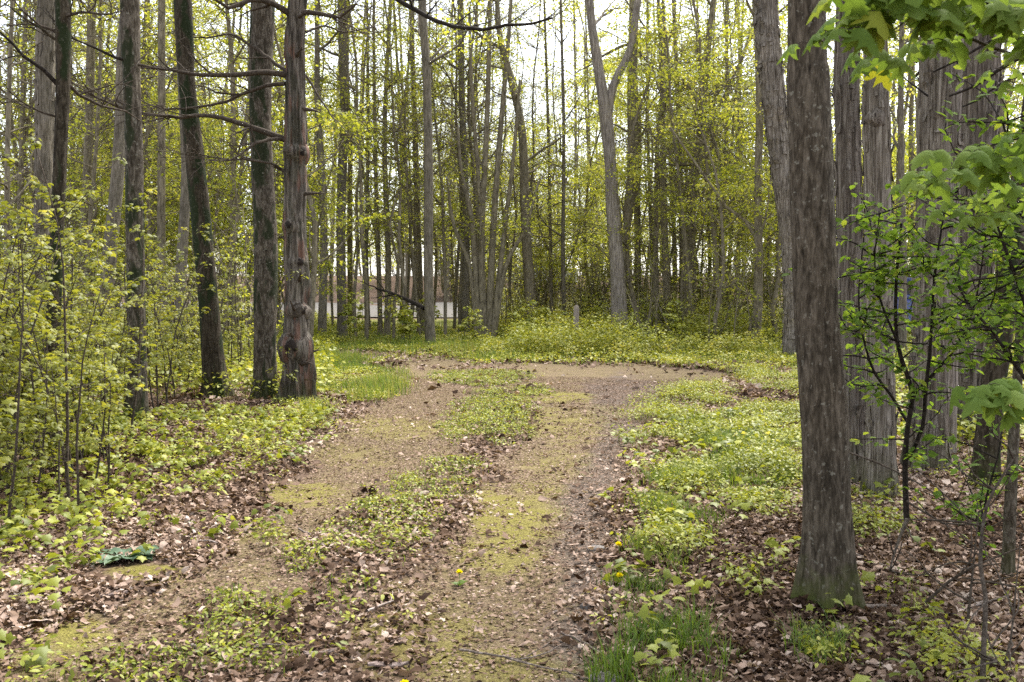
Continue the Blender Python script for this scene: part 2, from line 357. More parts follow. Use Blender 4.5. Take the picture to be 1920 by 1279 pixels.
# ------------------------------------------------------------------ the ground, as one sheet, and the road
def axis(spans):
    out = [spans[0][0]]
    for a, b, s in spans:
        n = max(1, int(round((b - a) / s))); out += list(np.linspace(a, b, n + 1)[1:])
    return np.array(out)
ys = axis([(-40, -4, 3), (-4, 1.5, .4), (1.5, 8, .05), (8, 16, .09), (16, 30, .2), (30, 60, .6), (60, 100, 1.2), (100, 320, 10)])
xs = axis([(-200, -60, 10), (-60, -20, 1.5), (-20, -6, .3), (-6, 6, .06), (6, 20, .3), (20, 60, 1.5), (60, 200, 10)])
X, Y = np.meshgrid(xs, ys); xf, yf = X.ravel(), Y.ravel()
ru, gr, mo = rut(xf, yf), gravel(xf, yf), blobs(xf, yf, MOSS)
ru = ru * (1 - .85 * blobs(xf, yf, GREEN))
Z = gz(xf, yf) + .012 * vnoise(xf * 6, yf * 6, 0, 3) + .018 * mo * vnoise(xf * 14, yf * 14, 0, 4)
u_, v_ = proj(xf, np.maximum(yf, 1.2))
gs = np.where((yf > 20) & (yf < 43.5), .75, 0.0) * (1 - ru); gs = np.where((yf > 43.5), .08, gs) * np.where(u_ < 560, .5, 1)
gb = MB(); nx = len(xs)
i = (np.arange(len(ys) - 1)[:, None] * nx + np.arange(nx - 1)[None]).ravel()
gb.add(np.stack([xf, yf, Z], 1), np.stack([i, i + 1, i + nx + 1, i + nx], 1))
g = gb.obj('ground', M['ground'], extra={'rut': ru, 'gravel': gr, 'moss': np.maximum(mo, .36 * ru * (1 - gr)), 'grassy': gs})
g['kind'] = 'structure'; g['label'] = 'leaf strewn woodland floor with a mossy two-rut earth track'
rb = MB(); rx = np.linspace(-90, 90, 91); rows = []
for y0, dz in ((44.0, .012), (50, .05), (56.5, .012)):
    yy = y0 + .0006 * rx ** 2 * 3; rows.append(np.stack([rx, yy, gz(rx, yy) + dz + .05], 1))
V = np.vstack(rows); i = np.concatenate([np.arange(90), np.arange(90) + 91]); rb.add(V, np.stack([i, i + 1, i + 92, i + 91], 1))
r = rb.obj('road', M['road']); r['kind'] = 'structure'; r['label'] = 'pale grey road crossing behind the trees'

def gpt(x, y): return np.array([x, y, float(gz(x, y))])

# ------------------------------------------------------------------ trees
def limb_path(rng, p0, az, el, L, n=6, wander=.18, up=.04):
    d = np.array([math.cos(az) * math.cos(el), math.sin(az) * math.cos(el), math.sin(el)]); P = [np.array(p0, float)]
    for i in range(n):
        d = d + rng.normal(0, wander, 3); d[2] += up; d /= np.linalg.norm(d); P.append(P[-1] + d * L / n)
    return np.array(P)
def grow(rng, wood, P, R, zlo, zhi, n, L, r0, el=(.2, .8), subs=4, twigs=3, leafp=.8, clr=.5, tips=None, wander=.18, az=None):
    """limbs with side branches and twigs off the trunk line P; twig ends go to tips"""
    tips = [] if tips is None else tips
    zs = P[:, 2]; top = zs[-1]
    for _ in range(n):
        z = rng.uniform(zlo, min(zhi, top)); i = int(np.clip(np.searchsorted(zs, z), 1, len(P) - 1))
        a = rng.uniform(0, 2 * math.pi) if az is None else rng.normal(*az)
        l = L * rng.uniform(.5, 1.2) * (1 - .45 * (z - zlo) / max(zhi - zlo, 1)); rr = min(r0 * rng.uniform(.6, 1.2), R[i] * .55)
        Q = limb_path(rng, P[i], a, rng.uniform(*el), l, 6, wander)
        tube(wood, Q, np.linspace(rr, rr * .25, 7), 5)
        leafy = rng.random() < leafp
        if leafy: tips.append(Q[-1])
        for s in range(subs):
            k = rng.integers(1, 7); fwd = math.atan2(*(Q[k] - Q[k - 1])[[1, 0]])
            S = limb_path(rng, Q[k], fwd + rng.choice([-1, 1]) * rng.uniform(.4, 1.2), rng.uniform(-.1, .6), l * rng.uniform(.3, .6), 4, .2)
            tube(wood, S, np.linspace(rr * .4, rr * .12, 5), 4)
            if leafy: tips.append(S[-1]); tips.append(S[2])
            for q in range(twigs):
                k2 = rng.integers(1, 5)
                W = limb_path(rng, S[k2], rng.uniform(0, 6.28), rng.uniform(-.2, .7), l * rng.uniform(.1, .25), 3, .2)
                tube(wood, W, np.linspace(max(rr * .15, .004), .003, 4), 3)
                if leafy and q % 2: tips.append(W[-1])
    return tips

segs_of = {25: 1, 26: 1, 27: 1, 28: 1, 61: 1}
def trunk_disp(kind, seed, r_ref):
    def f(P, th):
        z = P[:, 2:3]; c, s = np.cos(th)[None], np.sin(th)[None]
        o = 1 + .10 * (vnoise(c * 1.3 + 5, s * 1.3, z * 1.1, seed) - .5)
        if kind == 'shag':
            k = 4.5; n = vnoise(c * k + .2 * np.sin(z * 2), s * k, z * 1.3, seed + 2); st = vnoise(c * 9, s * 9, z * .9, seed + 3)
            o = o + .16 * (np.abs(n - .5) * 2) + .12 * (st - .5) + .10 * (vnoise(c * 6, s * 6, z * 4.5, seed + 4) > .62)
        elif kind == 'rough':
            o = o + .08 * (vnoise(c * 6, s * 6, z * 6, seed + 2) - .5) + .06 * (vnoise(c * 3, s * 3, z * 3, seed + 3) - .5) + .05 * (vnoise(c * 14, s * 14, z * 11, seed + 4) - .5)
        elif kind == 'snag':
            o = o + .34 * np.abs(vnoise(c * 3.2, s * 3.2, z * .8, seed + 2) - .5) * 2 + .30 * sstep(.58, .8, vnoise(c * 1.8, s * 1.8, z * 2.0, seed + 5)) + .22 * (vnoise(c * 8, s * 8, z * 1.6, seed + 4) - .5) + .10 * (vnoise(c * 16, s * 16, z * 5, seed + 6) - .5)
        o = o / o.mean(1, keepdims=True) ** .8 / o.mean() ** .2
        fl = np.exp(-np.maximum(z, 0) / (r_ref * (2.2 if segs_of.get(seed) else 1.6))); lob = np.maximum(0, np.cos(th * (4 + seed % 3) + seed)[None]) ** 1.5 * .8 - .15 + .5 * vnoise(c * 2.2 + 9, s * 2.2, z * .3, seed + 1)
        return o + fl * .65 * lob
    return f

def peel(mb, co, segs, n, seed, zmax):                          # long bark plates lifting off a shaggy trunk
    rings = co[:-1].reshape(-1, segs, 3); rg = np.random.default_rng(seed); cen = rings.mean(1); top = np.where(cen[:, 2] < zmax)[0][-1]; wmax = max(3, segs // 14)
    for _ in range(n):
        L = int(rg.uniform(4, 12)); i0 = rg.integers(1, max(2, top - L)); j = rg.integers(0, segs); wd = rg.integers(2, wmax + 1)
        A, O = [], []; e0, e1 = rg.uniform(.02, .22), rg.uniform(.02, .30)
        for q in range(L):
            f = q / (L - 1); lift = 1.015 + e0 * max(0, 1 - 3 * f) ** 1.5 + e1 * max(0, 3 * f - 2) ** 1.5; c = cen[i0 + q]
            a = c + (rings[i0 + q, j] - c) * lift; b = c + (rings[i0 + q, (j + wd) % segs] - c) * lift; A += [a, b]; O += [c + (a - c) * .97, c + (b - c) * .97]
        V = np.array(A + O); s = 2 * L; qd = []
        for q in range(L - 1):
            e = 2 * q; qd += [(e, e + 1, e + 3, e + 2), (s + e + 2, s + e + 3, s + e + 1, s + e), (e, e + 2, s + e + 2, s + e), (e + 3, e + 1, s + e + 1, s + e + 3)]
        mb.add(V, qd)
def trunk_line(d, pts, H, base_py=None):
    """photo points (px, py, width) at depth d -> world points and radii, from the ground up to height H"""
    W = [(*pix(px, py, d), wd / 2 * d / F) for px, py, wd in pts]; W.sort(key=lambda q: q[2]); W = np.array(W)
    W = W[W[:, 2] > .0] if (W[:, 2] > 0).sum() >= 2 else W
    k = W[1] - W[0]; sl = k[:2] / max(k[2], .3); sl = np.clip(sl, -.12, .12)
    g0 = float(gz(W[0, 0], d)) - .06
    if W[0, 2] > g0 + .05:
        b = W[0].copy(); b[:2] -= sl * (W[0, 2] - g0) * .6; b[2] = g0; b[3] = W[0, 3] * 1.06; W = np.vstack([b, W])
    top = W[-1]; k = W[-1] - W[-2]; sl = np.clip(k[:2] / max(k[2], .3), -.06, .06); z = top[2]
    rg = np.random.default_rng(int(abs(top[0]) * 997) + 1)
    while z < H - 1.0:
        s = min(2.4, H - z); z += s; q = W[-1].copy(); q[:2] += sl * s + rg.normal(0, .08, 2); q[2] = z
        q[3] = max(.025, W[-1, 3] * (1 - .75 * s / max(H - top[2], 2))); W = np.vstack([W, q])
    return W

def tree(label, d, pts, mat, H=14, kind='plain', segs=None, limbs=8, L=2.6, zlo=None, leafy=.8, group=None, leaf='leaf_canopy', seed=1, name='tree', crown=42, arms=(), nleaf=16, lsize=.11, clr=.55, dead=0, deadz=None, cat='tree', peels=0, step=None):
    rng = np.random.default_rng(seed * 77 + 5)
    if d > 20: pts = [(a_, b_, c_ * .86) for a_, b_, c_ in pts]
    W = trunk_line(d, pts, H); base = np.array([W[0, 0], W[0, 1], 0.0]); base[2] = float(gz(base[0], base[1]))
    near = d < 17
    step = step or ((.05 if d < 10 else .08) if near else .35)
    if 'behind' in label or 'mid' in label or d > 20:
        a_, b_ = rng.uniform(0, 6.28, 2); W[1:, 0] += .05 * d / 30 * np.sin(W[1:, 2] * .9 + a_) * (W[1:, 2] > .5)
    C = catmull(W, step); P, R = C[:, :3] - base, np.maximum(C[:, 3], .012)
    root = thing(name, label, cat, base, group)
    wood = MB(); sg = segs or (56 if d < 9 else 40 if near else 12 if d < 32 else 8)
    tube(wood, P, R, sg, trunk_disp(kind, seed, R[len(R) // 8]))
    for a in arms:                                             # a fork of the trunk
        A = np.array([(*pix(px, py, d), wd / 2 * d / F) for px, py, wd in a]); e = A[-1] + (A[-1] - A[-2]) * 3; e[3] = .03
        A = catmull(np.vstack([A, e]), step); tube(wood, A[:, :3] - base, np.maximum(A[:, 3], .01), sg, trunk_disp(kind, seed + 9, -1e-3 if False else .001))
    ftop = CAM_H + 545 / F * d                                  # top of the picture at this depth
    zl = zlo if zlo is not None else max(2.5, ftop * .35)
    lw = MB(); tips = []
    PP = P[::max(1, int(.3 / step))]; RR2 = R[::max(1, int(.3 / step))]
    if dead: grow(rng, lw, PP, RR2, *(deadz or (1.5, ftop)), dead, L * .55, .02, (-.2, .5), 3, 3, 0)
    grow(rng, lw, PP, RR2, zl, H, limbs, L, .05, (.15, .9), 4, 3, leafy, tips=tips)
    if peels: peel(wood, wood.V[0], sg, peels, seed, ftop + .5)
    if lw.n: wood.V += lw.V; wood.A += lw.A; wood.Q += [q + wood.n for q in lw.Q]; wood.T += [q + wood.n for q in lw.T]
    wood.obj('trunk', M[mat], root)
    if tips and crown:
        tips = np.array(tips); tips = tips[rng.permutation(len(tips))][:crown]
        lm = MB(); sprays(lm, tips, rng.uniform(.6, 1.2, len(tips)) * clr, nleaf, lsize, rng); lm.obj('crown', M[leaf], root)
    return root

# ---- the trees one can tell apart, left to right
T = tree
T('tall straight grey-barked tree at the far left edge', 16, [(88,0,32),(85,200,32),(80,400,30),(76,640,33)], 'bark_grey', kind='shag', seed=1, peels=60, zlo=6)
T('slender dark trunk rising from leafy saplings at the left edge', 9.6, [(118,0,27),(118,150,25),(113,300,24),(105,480,25),(98,650,27),(88,845,34)], 'bark_dark', kind='rough', seed=2, zlo=5.5, H=11, limbs=6, dead=1)
T('pale smooth trunk leaning left behind the mossy trees', 20, [(236,60,22),(228,220,22),(215,360,24),(205,455,26),(194,640,30)], 'bark_grey', seed=3, zlo=8)
T('dark trunk with black moss and pale lichen on its lower half', 11.4, [(243,0,34),(247,150,31),(252,300,32),(253,450,32),(258,650,33),(257,780,40)], 'bark_lichen', kind='rough', seed=4, zlo=5.5, H=12)
T('thin upright trunk between the two mossy dark trees', 24, [(306,0,15),(303,200,16),(302,460,18),(303,640,20)], 'bark_far', seed=5, zlo=9)
T('grey trunk showing just left of the curved dark tree', 22, [(340,160,20),(347,330,21),(343,500,24),(340,640,26)], 'bark_grey', seed=6, zlo=8)
T('curved dark mossy trunk swinging right as it descends', 14.6, [(342,0,32),(350,150,30),(366,300,34),(380,450,36),(394,600,37),(404,735,46)], 'bark_dark', kind='rough', seed=7, zlo=6, H=12)
T('broad rough-barked tree standing against the knobbly snag', 14.5, [(493,0,44),(488,200,39),(491,300,39),(498,450,43),(497,600,42),(504,750,54)], 'bark_lichen', kind='rough', seed=8, zlo=7, H=15, limbs=9)
T('thin trunk behind the leftmost pair of trunks', 26, [(174,0,17),(166,250,18),(155,430,18),(150,620,20)], 'bark_far', seed=9, zlo=7)
T('narrow trunk in the gap right of the curved dark tree', 25, [(432,120,10),(438,300,12),(438,520,14),(440,640,15)], 'bark_far', seed=10, zlo=6)
T('leaning pinkish trunk just right of the knobbly snag', 30, [(598,200,14),(601,330,17),(606,450,16),(604,620,20)], 'bark_grey', seed=11, zlo=7)
T('straight grey trunk right of the snag, left of the track', 31, [(645,0,21),(643,200,21),(642,400,20),(641,640,23)], 'bark_grey', seed=12, zlo=8, kind='rough')
T('dark thin trunk close behind the straight grey trunk', 40, [(655,260,10),(656,400,12),(657,600,13)], 'bark_far', seed=13)
T('lone slim trunk standing at the edge of the clearing', 27.2, [(795,0,17),(799,150,18),(803,350,20),(806,500,20),(807,648,23)], 'bark_grey', seed=14, zlo=7, kind='rough')
T('dark trunk partly hidden left of the lone slim tree', 35, [(775,60,10),(779,300,13),(786,450,15),(789,610,17)], 'bark_far', seed=15)
T('slim olive-grey trunk above the strip of road', 33, [(862,0,13),(868,200,14),(872,400,16),(872,625,20)], 'bark_grey', seed=16)
T('curved dark trunk arching left at its top, mid clearing', 33, [(938,50,12),(958,150,15),(976,250,18),(987,400,21),(991,640,26)], 'bark_far', seed=17, limbs=14, leafy=.3)
T('pale forked tree with two arms beyond the clearing', 30, [(1108,0,17),(1120,100,21),(1133,210,28),(1141,300,26),(1150,400,29),(1160,500,32),(1163,640,38)], 'bark_pale', kind='rough', seed=18, zlo=9,
  arms=[[(1136,240,18),(1150,160,15),(1182,92,14),(1196,0,13)]])
T('brown trunk directly right of the pale forked tree', 34, [(1188,0,20),(1188,150,21),(1181,350,19),(1172,480,16),(1168,640,18)], 'bark_far', seed=19)
T('dark lower trunk in the shade right of the forked tree', 38, [(1195,250,12),(1197,400,14),(1197,640,15)], 'bark_far', seed=20)
T('dark trunk with leafy sprays in the right middle woods', 34, [(1238,100,11),(1243,250,13),(1247,400,15),(1253,620,17)], 'bark_far', seed=21, zlo=4)
T('crooked dark tree with forking limbs in the right woods', 32, [(1335,40,12),(1318,180,15),(1304,330,18),(1293,480,20),(1290,640,22)], 'bark_far', seed=22, zlo=4, limbs=12,
  arms=[[(1315,200,8),(1280,150,7),(1250,108,5)],[(1306,290,8),(1335,230,6),(1372,150,5)]])
T('dim trunk at the left of the leaning shaggy tree', 27, [(1424,180,17),(1424,350,17),(1420,500,19),(1419,640,22)], 'bark_far', seed=23, zlo=5,
  arms=[[(1419,450,7),(1398,415,6),(1362,388,5),(1335,350,4)]])
T('leaning shaggy-barked tree peeling in long strips behind the front trunk', 22, [(1432,0,46),(1447,150,48),(1466,300,42),(1479,450,38),(1486,560,42),(1492,640,52)], 'bark_shag', kind='shag', seed=24, peels=170, zlo=8, H=15, segs=40, step=.09)
T('nearest large brown trunk with lichen specks and mossy foot', 4.8, [(1513,0,66),(1516,150,74),(1521,300,78),(1526,450,78),(1532,600,80),(1545,800,84),(1551,950,87),(1553,1080,92),(1555,1150,104)], 'bark_main', kind='rough', seed=25, zlo=4.4, H=11, segs=96)
T('dark ridged trunk close to the right of the front tree', 7.9, [(1590,60,42),(1590,300,44),(1596,600,46),(1604,930,54)], 'bark_shagd', kind='shag', seed=26, peels=80, zlo=5.5, H=12)
T('pale ridged trunk with a dark branch knot, second right of the front tree', 7.4, [(1640,30,38),(1642,220,46),(1647,450,46),(1651,650,46),(1660,960,62)], 'bark_shag', kind='shag', seed=27, peels=90, zlo=5.5, H=12)
T('thick furrowed trunk rising behind the green shrub on the right', 8.4, [(1768,0,68),(1758,200,70),(1750,450,66),(1742,700,64),(1738,915,76)], 'bark_shag', kind='shag', seed=28, peels=90, zlo=5.8, H=13)
T('greyish shaggy trunk at the upper right behind maple leaves', 10.5, [(1838,0,66),(1836,200,68),(1828,400,66),(1822,600,66),(1820,860,78)], 'bark_shagd', kind='shag', seed=29, peels=110, zlo=6.5, H=13)
T('slim pale trunk right of the thick furrowed trunk', 9.2, [(1790,300,18),(1786,600,22),(1780,780,26),(1776,900,30)], 'bark_pale', kind='shag', seed=30, zlo=6, H=9, limbs=4)
T('dark leaning trunk near the right edge of the wood', 7.8, [(1935,200,34),(1905,400,38),(1885,560,42),(1860,740,44),(1842,920,54)], 'bark_dark', kind='rough', seed=31, zlo=5.5, H=9, limbs=4)
T('thin mottled grey trunk at the far right edge', 5.4, [(1922,430,15),(1912,640,17),(1902,800,19),(1894,960,22),(1888,1100,28)], 'bark_lichen', kind='rough', seed=32, zlo=3.8, H=6, limbs=3)

thin = [(690,36,9),(712,34,10),(725,33,13),(752,42,9),(762,46,8),(1034,36,8),(1058,34,9),(1074,44,7),(1222,38,9),(1262,42,11),(1276,36,13),(1352,36,11),(1372,42,8),(1392,46,9),(1445,40,10),(1330,48,8),(1108,46,6),(840,44,7),(890,40,8),
        (680,48,8),(520,40,10),(570,38,10),(622,44,9),(268,34,12),(140,34,12),(40,28,14),(16,22,13),(1690,22,16),(1715,30,13),(1560,26,14),(1800,26,15),(1880,20,20),(1520,34,10)]
rz = np.random.default_rng(99)
for k, (px, d, wd) in enumerate(thin):
    d = d if d < 42.5 else d + 17
    ln = rz.normal(0, 12); mid = rz.normal(0, 5)
    side = 'left of' if px < 930 else 'right of'
    T('thin dark trunk among the woods behind the clearing', d, [(px - ln, 0, wd * .6), (px - ln * .4 + mid, 250, wd * .8), (px, 480, wd), (px + 1, 620, wd * 1.15)], 'bark_far' if k % 3 else 'bark_grey',
      seed=40 + k, H=9 + rz.uniform(0, 6), limbs=10, L=2.4, zlo=3.0, leafy=.6, crown=42, group='thin trunks behind the clearing', nleaf=16)

for k, (x_, y_) in enumerate(((-5.2, -1.5), (2.6, -7.5), (4.8, 1.6), (-7.0, 2.2), (-1.0, -6.0))):  # unseen trees, added so that their crowns shade the near ground
    px = 960 + x_ / max(abs(y_), .1) * F
    root = thing('tree', ('unseen tree added for shade behind the camera on the left', 'unseen tree added for shade behind the camera on the right', 'unseen tree added for shade beyond the right frame edge', 'unseen tree added for shade beyond the left frame edge', 'unseen tree added for shade well behind the camera')[k], 'tree', gpt(x_, y_))
    rg = np.random.default_rng(900 + k); L_ = limb_path(rg, (0, 0, -.1), 0, 1.55, 12, 12, .03, .03); R_ = np.linspace(.15, .03, 13); C_ = catmull(np.column_stack([L_, R_]), .4); mb = MB(); tube(mb, C_[:, :3], C_[:, 3], 16, trunk_disp('plain', k, .15))
    tips = grow(rg, mb, C_[:, :3], C_[:, 3], 5, 12, 16, 3.2, .05, (.1, .8), 4, 3, .95); mb.obj('trunk', M['bark_grey'], root); lm = MB(); sprays(lm, tips, .55, 16, .11, rg); lm.obj('crown', M['leaf_canopy'], root)
# clump of stems fanning from one foot, middle of the clearing's far side
cb = gpt(*(pix(915, 640, 31)[:2]))
root = thing('multi_stemmed_tree', 'clump of thin stems fanning up from one foot beyond the clearing', 'tree', cb)
rng = np.random.default_rng(5); tips = []; lw = MB()
for st in ([(905,600,14),(903,440,12),(912,250,10),(918,60,8),(920,-80,6)], [(915,600,14),(925,430,12),(938,250,10),(952,90,8),(962,-60,5)], [(898,600,12),(885,420,10),(866,330,7),(858,240,5)], [(922,600,12),(945,440,9),(962,300,7),(975,150,5)],
           [(925,600,10),(948,500,8),(985,430,6),(1010,340,4)], [(895,600,10),(880,500,8),(850,420,6),(838,330,4)], [(910,600,10),(898,350,8),(885,180,7),(880,20,5)]):
    A = np.array([(*pix(a, b, 31), c / 2 * 31 / F) for a, b, c in st]); A[0, 2] = cb[2] - .05; C = catmull(A, .35); mb = MB(); tube(mb, C[:, :3] - cb, C[:, 3], 8)
    grow(rng, mb, C[:, :3] - cb, C[:, 3], 2.5, 10, 6, 1.6, .02, (.3, 1.1), 3, 3, .35, tips=tips); mb.obj('stem', M['bark_far'], root)
lm = MB(); sprays(lm, tips, .4, 12, .1, rng); lm.obj('foliage', M['leaf_canopy'], root)

# ------------------------------------------------------------------ the knobbly snag with dead limbs
d = 14.0
W = trunk_line(d, [(557,0,30),(554,150,34),(553,280,40),(552,400,38),(555,520,42),(557,640,46),(560,700,50),(563,752,58)], 8.5)
base = np.array([W[0, 0], W[0, 1], float(gz(W[0, 0], W[0, 1]))])
C = catmull(W, .06); P, R = C[:, :3] - base, C[:, 3]
root = thing('dead_tree', 'knobbly weathered snag with bare dead limbs and hollow knots', 'tree', base)
mb = MB(); tube(mb, P, R, 96, trunk_disp('snag', 61, .2))
mb.obj('trunk', M['bark_snag'], root)
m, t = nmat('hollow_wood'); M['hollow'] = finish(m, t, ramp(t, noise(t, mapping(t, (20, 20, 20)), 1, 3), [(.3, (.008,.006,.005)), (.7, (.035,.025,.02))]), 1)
for px, py, r_ in ((570,285,10),(564,490,8),(570,585,9),(550,648,14),(541,420,8)):   # broken limb stubs with dark hearts
    wp = pix(px, py, d - .16) - base; rw = r_ * d / F
    k = (np.argmin(abs(P[:, 2] - wp[2]))); out = wp - P[k]; out[2] = 0; out /= np.linalg.norm(out); out[2] = .12
    st = MB(); tube(st, [P[k] + out * R[k] * .2, P[k] + out * (R[k] * .85), P[k] + out * (R[k] + rw * .25), P[k] + out * (R[k] + rw * .55)], [rw * 2.6, rw * 2.1, rw * 1.4, rw * 1.0], 18,
                    lambda P_, th, s=px: 1 + .6 * (vnoise(np.cos(th)[None] * 1.6, np.sin(th)[None] * 1.6, P_[:, 2:3] * 3, s) - .4)); so_ = st.obj('stub', M['bark_snag'], root)
    hm = MB(); e = P[k] + out * (R[k] + rw * .57); tube(hm, [e - out * .05, e + out * rw * .10], [rw * .95, rw * .8], 14, lambda P_, th, s=px: 1 + .6 * (vnoise(np.cos(th)[None] * 1.6, np.sin(th)[None] * 1.6, 0 * P_[:, 2:3], s) - .4)); hm.obj('knot_hole', M['hollow'], so_)
def dead_limb(pts, r0, seed, d0=14.0, d1=13.4, root=root, base=base, mat='bark_limb', ntw=11, name='branch', tl=.6):
    rg = np.random.default_rng(seed); n = len(pts)
    A = np.array([pix(a, b, d0 + (d1 - d0) * i / (n - 1)) for i, (a, b) in enumerate(pts)]) - base
    C = catmull(A, .12); C += rg.normal(0, .006, C.shape); R_ = np.linspace(r0, r0 * .28, len(C)); mb = MB()
    tube(mb, C, R_, 8)
    for _ in range(ntw):
        k = rg.integers(len(C) // 4, len(C)); dr = C[min(k + 1, len(C) - 1)] - C[k - 1]; az = math.atan2(dr[1], dr[0]) + rg.choice([-1, 1]) * rg.uniform(.3, 1.1)
        Q = limb_path(rg, C[k], az, rg.uniform(-.5, .9), tl * rg.uniform(.5, 1.6), 6, .22, 0); tube(mb, Q, np.linspace(R_[k] * .5, .004, 7), 5)
        for _ in range(2):
            q = rg.integers(2, 6); Q2 = limb_path(rg, Q[q], az + rg.uniform(-1.2, 1.2), rg.uniform(-.6, .8), tl * .4, 4, .25, 0); tube(mb, Q2, np.linspace(R_[k] * .2, .003, 5), 3)
    return mb.obj(name, M[mat], root)
dead_limb([(545,142),(500,136),(440,140),(380,141),(320,132),(262,126)], .045, 1)
dead_limb([(536,262),(490,245),(440,228),(390,217),(340,220),(270,212),(222,190)], .045, 2)
dead_limb([(534,158),(500,160),(455,176),(410,195),(350,203),(300,203),(250,182)], .03, 3, 14, 14.6)
dead_limb([(538,135),(505,110),(470,85),(430,62),(400,70),(360,70)], .03, 4, 14, 14.8)
dead_limb([(532,260),(505,262),(480,268),(450,290),(430,300),(390,300)], .028, 5, 14, 13)
dead_limb([(530,318),(505,306),(470,300),(420,298),(350,285)], .02, 6, 14, 13)
dead_limb([(548,28),(510,5),(470,0),(430,14),(400,-5),(370,-20)], .05, 7, 14, 13.2)
dead_limb([(566,22),(600,26),(635,32),(655,20),(668,8)], .04, 8, 14, 13.5)
dead_limb([(574,140),(600,185),(622,218),(632,236)], .018, 9, 14, 13.5, ntw=3)
dead_limb([(575,60),(610,48),(650,60),(700,50),(715,46)], .018, 10, 14, 15, ntw=5)
dead_limb([(560,-150),(620,-120),(690,-40),(745,0),(800,30),(850,50),(905,55),(950,48),(1000,44),(1034,34)], .05, 11, 14, 12.0, mat='bark_black', ntw=12)
rg = np.random.default_rng(31)
for k_, z_ in enumerate((.5, .9, 1.3, 1.7, 2.3, 2.9, 3.5, 4.1, 4.8, 5.3, .7, 3.2)):
    i_ = int(np.argmin(abs(P[:, 2] - z_))); a_ = rg.choice([-.2, 3.3, -1.2, -1.9]) + rg.normal(0, .3); Q = limb_path(rg, P[i_] + np.array([math.cos(a_), math.sin(a_), 0]) * R[i_] * .6, a_, rg.uniform(-.1, .5), rg.uniform(.16, .38), 5, .16, 0)
    sm = MB(); tube(sm, Q, [.042, .032, .024, .018, .013, .006], 7); tube(sm, limb_path(rg, Q[3], a_ + .6, .3, .14, 3, .2, 0), [.012, .008, .005, .003], 5); sm.obj('branch', M['bark_limb'], root)
dl = MB(); rg = np.random.default_rng(3)
for q_ in (pix(555,510,13.7), pix(535,650,13.7), pix(540,700,13.6), pix(520,690,13.6)): dl = MB(); sprays(dl, [q_ - base], .14, 26, .05, rg, tmpl=OVAL); dl.obj('shoot', M['leaf_spring'], root)
# dead limbs of the dark trees further left
def limb_of(idx_label, pts, r0, seed, d0, d1, mat='bark_limb', ntw=6, tl=.5):
    o = next(o for o in SC.objects if o.get('label') == idx_label); return dead_limb(pts, r0, seed, d0, d1, o, np.array(o.location), mat, ntw, tl=tl)
LM = 'slender dark trunk rising from leafy saplings at the left edge'; LL = 'dark trunk with black moss and pale lichen on its lower half'
limb_of(LM, [(110,160),(80,130),(45,105),(0,60),(-40,30)], .022, 21, 9.6, 9.2, 'bark_black')
limb_of(LM, [(118,30),(150,22),(185,28),(230,20)], .018, 22, 9.6, 9.2)
limb_of(LM, [(120,150),(150,175),(190,200),(235,208),(262,225)], .02, 23, 9.6, 10.2)
limb_of(LM, [(106,58),(75,48),(40,20),(20,-10)], .016, 24, 9.6, 9.4)
limb_of(LM, [(112,220),(60,205),(20,175),(0,150)], .012, 25, 9.6, 9.0)
limb_of(LL, [(242,115),(215,108),(180,92),(140,75),(100,60)], .02, 26, 11.4, 10.9, 'bark_black')
limb_of(LL, [(245,210),(200,190),(160,170),(125,148)], .02, 27, 11.4, 11)
limb_of(LL, [(255,120),(290,128),(330,130)], .018, 28, 11.4, 11.2, ntw=3)
KN = 'pale ridged trunk with a dark branch knot, second right of the front tree'
o = next(o for o in SC.objects if o.get('label') == KN); b0 = np.array(o.location)
ax = pix(1643, 222, 7.4); dv = np.array([0, 0, CAM_H]) - ax; dv /= np.linalg.norm(dv); ax = ax - b0; lump = lambda P_, th: 1 + .7 * (vnoise(np.cos(th)[None] * 1.7, np.sin(th)[None] * 1.7, P_[:, 2:3] * 8, 3) - .5)
kn = MB(); tube(kn, [ax, ax + dv * .07, ax + dv * .10, ax + dv * .115], [.085, .075, .058, .04], 16, lump); st = kn.obj('branch_stub', M['bark_shagd'], o); hm = MB(); tube(hm, [ax + dv * .09, ax + dv * .118], [.036, .034], 12, lump); hm.obj('knot_hole', M['hollow'], st)
# ------------------------------------------------------------------ far trees and understorey (copies of a few kinds)
def proto_tree(seed, H, r0, n, L, leafp, crown, zlo, name, cat, mat, leaf, group, label, nleaf=22, ls=.15, clr=.75, subs=4, twigs=2):
    rng = np.random.default_rng(seed); k = 9; P = [np.zeros(3)]
    ln_ = rng.normal(0, .07, 2)
    for i in range(k): q = P[-1] + (ln_[0] + rng.normal(0, .16), ln_[1] + rng.normal(0, .16), H / k); P.append(q)
    P = np.array(P); P[0, 2] = -.3; R = np.linspace(r0, r0 * .2, k + 1)
    C = catmull(np.column_stack([P, R]), .6); root = thing(name, label, cat, (0, 0, 0), group)
    mb = MB(); tube(mb, C[:, :3], C[:, 3], 7); tips = grow(rng, mb, C[:, :3], C[:, 3], zlo, H, n, L, r0 * .4, (.1, .8), subs, twigs, leafp); mb.obj('trunk', M[mat], root)
    if crown and len(tips):
        tips = np.array(tips); tips = tips[rng.permutation(len(tips))][:crown]
        lm = MB(); sprays(lm, tips, rng.uniform(.6, 1.2, len(tips)) * clr, nleaf, ls, rng, flat=.12); lm.obj('crown', M[leaf], root)
    return root
FL, FG = 'distant leafy tree in the woods beyond the road', 'distant trees beyond the road'
BL = 'thin twiggy tree with an open budding crown against the sky'
UL, UG = 'young layered broadleaf tree in the understorey behind the clearing', 'understorey trees behind the clearing'
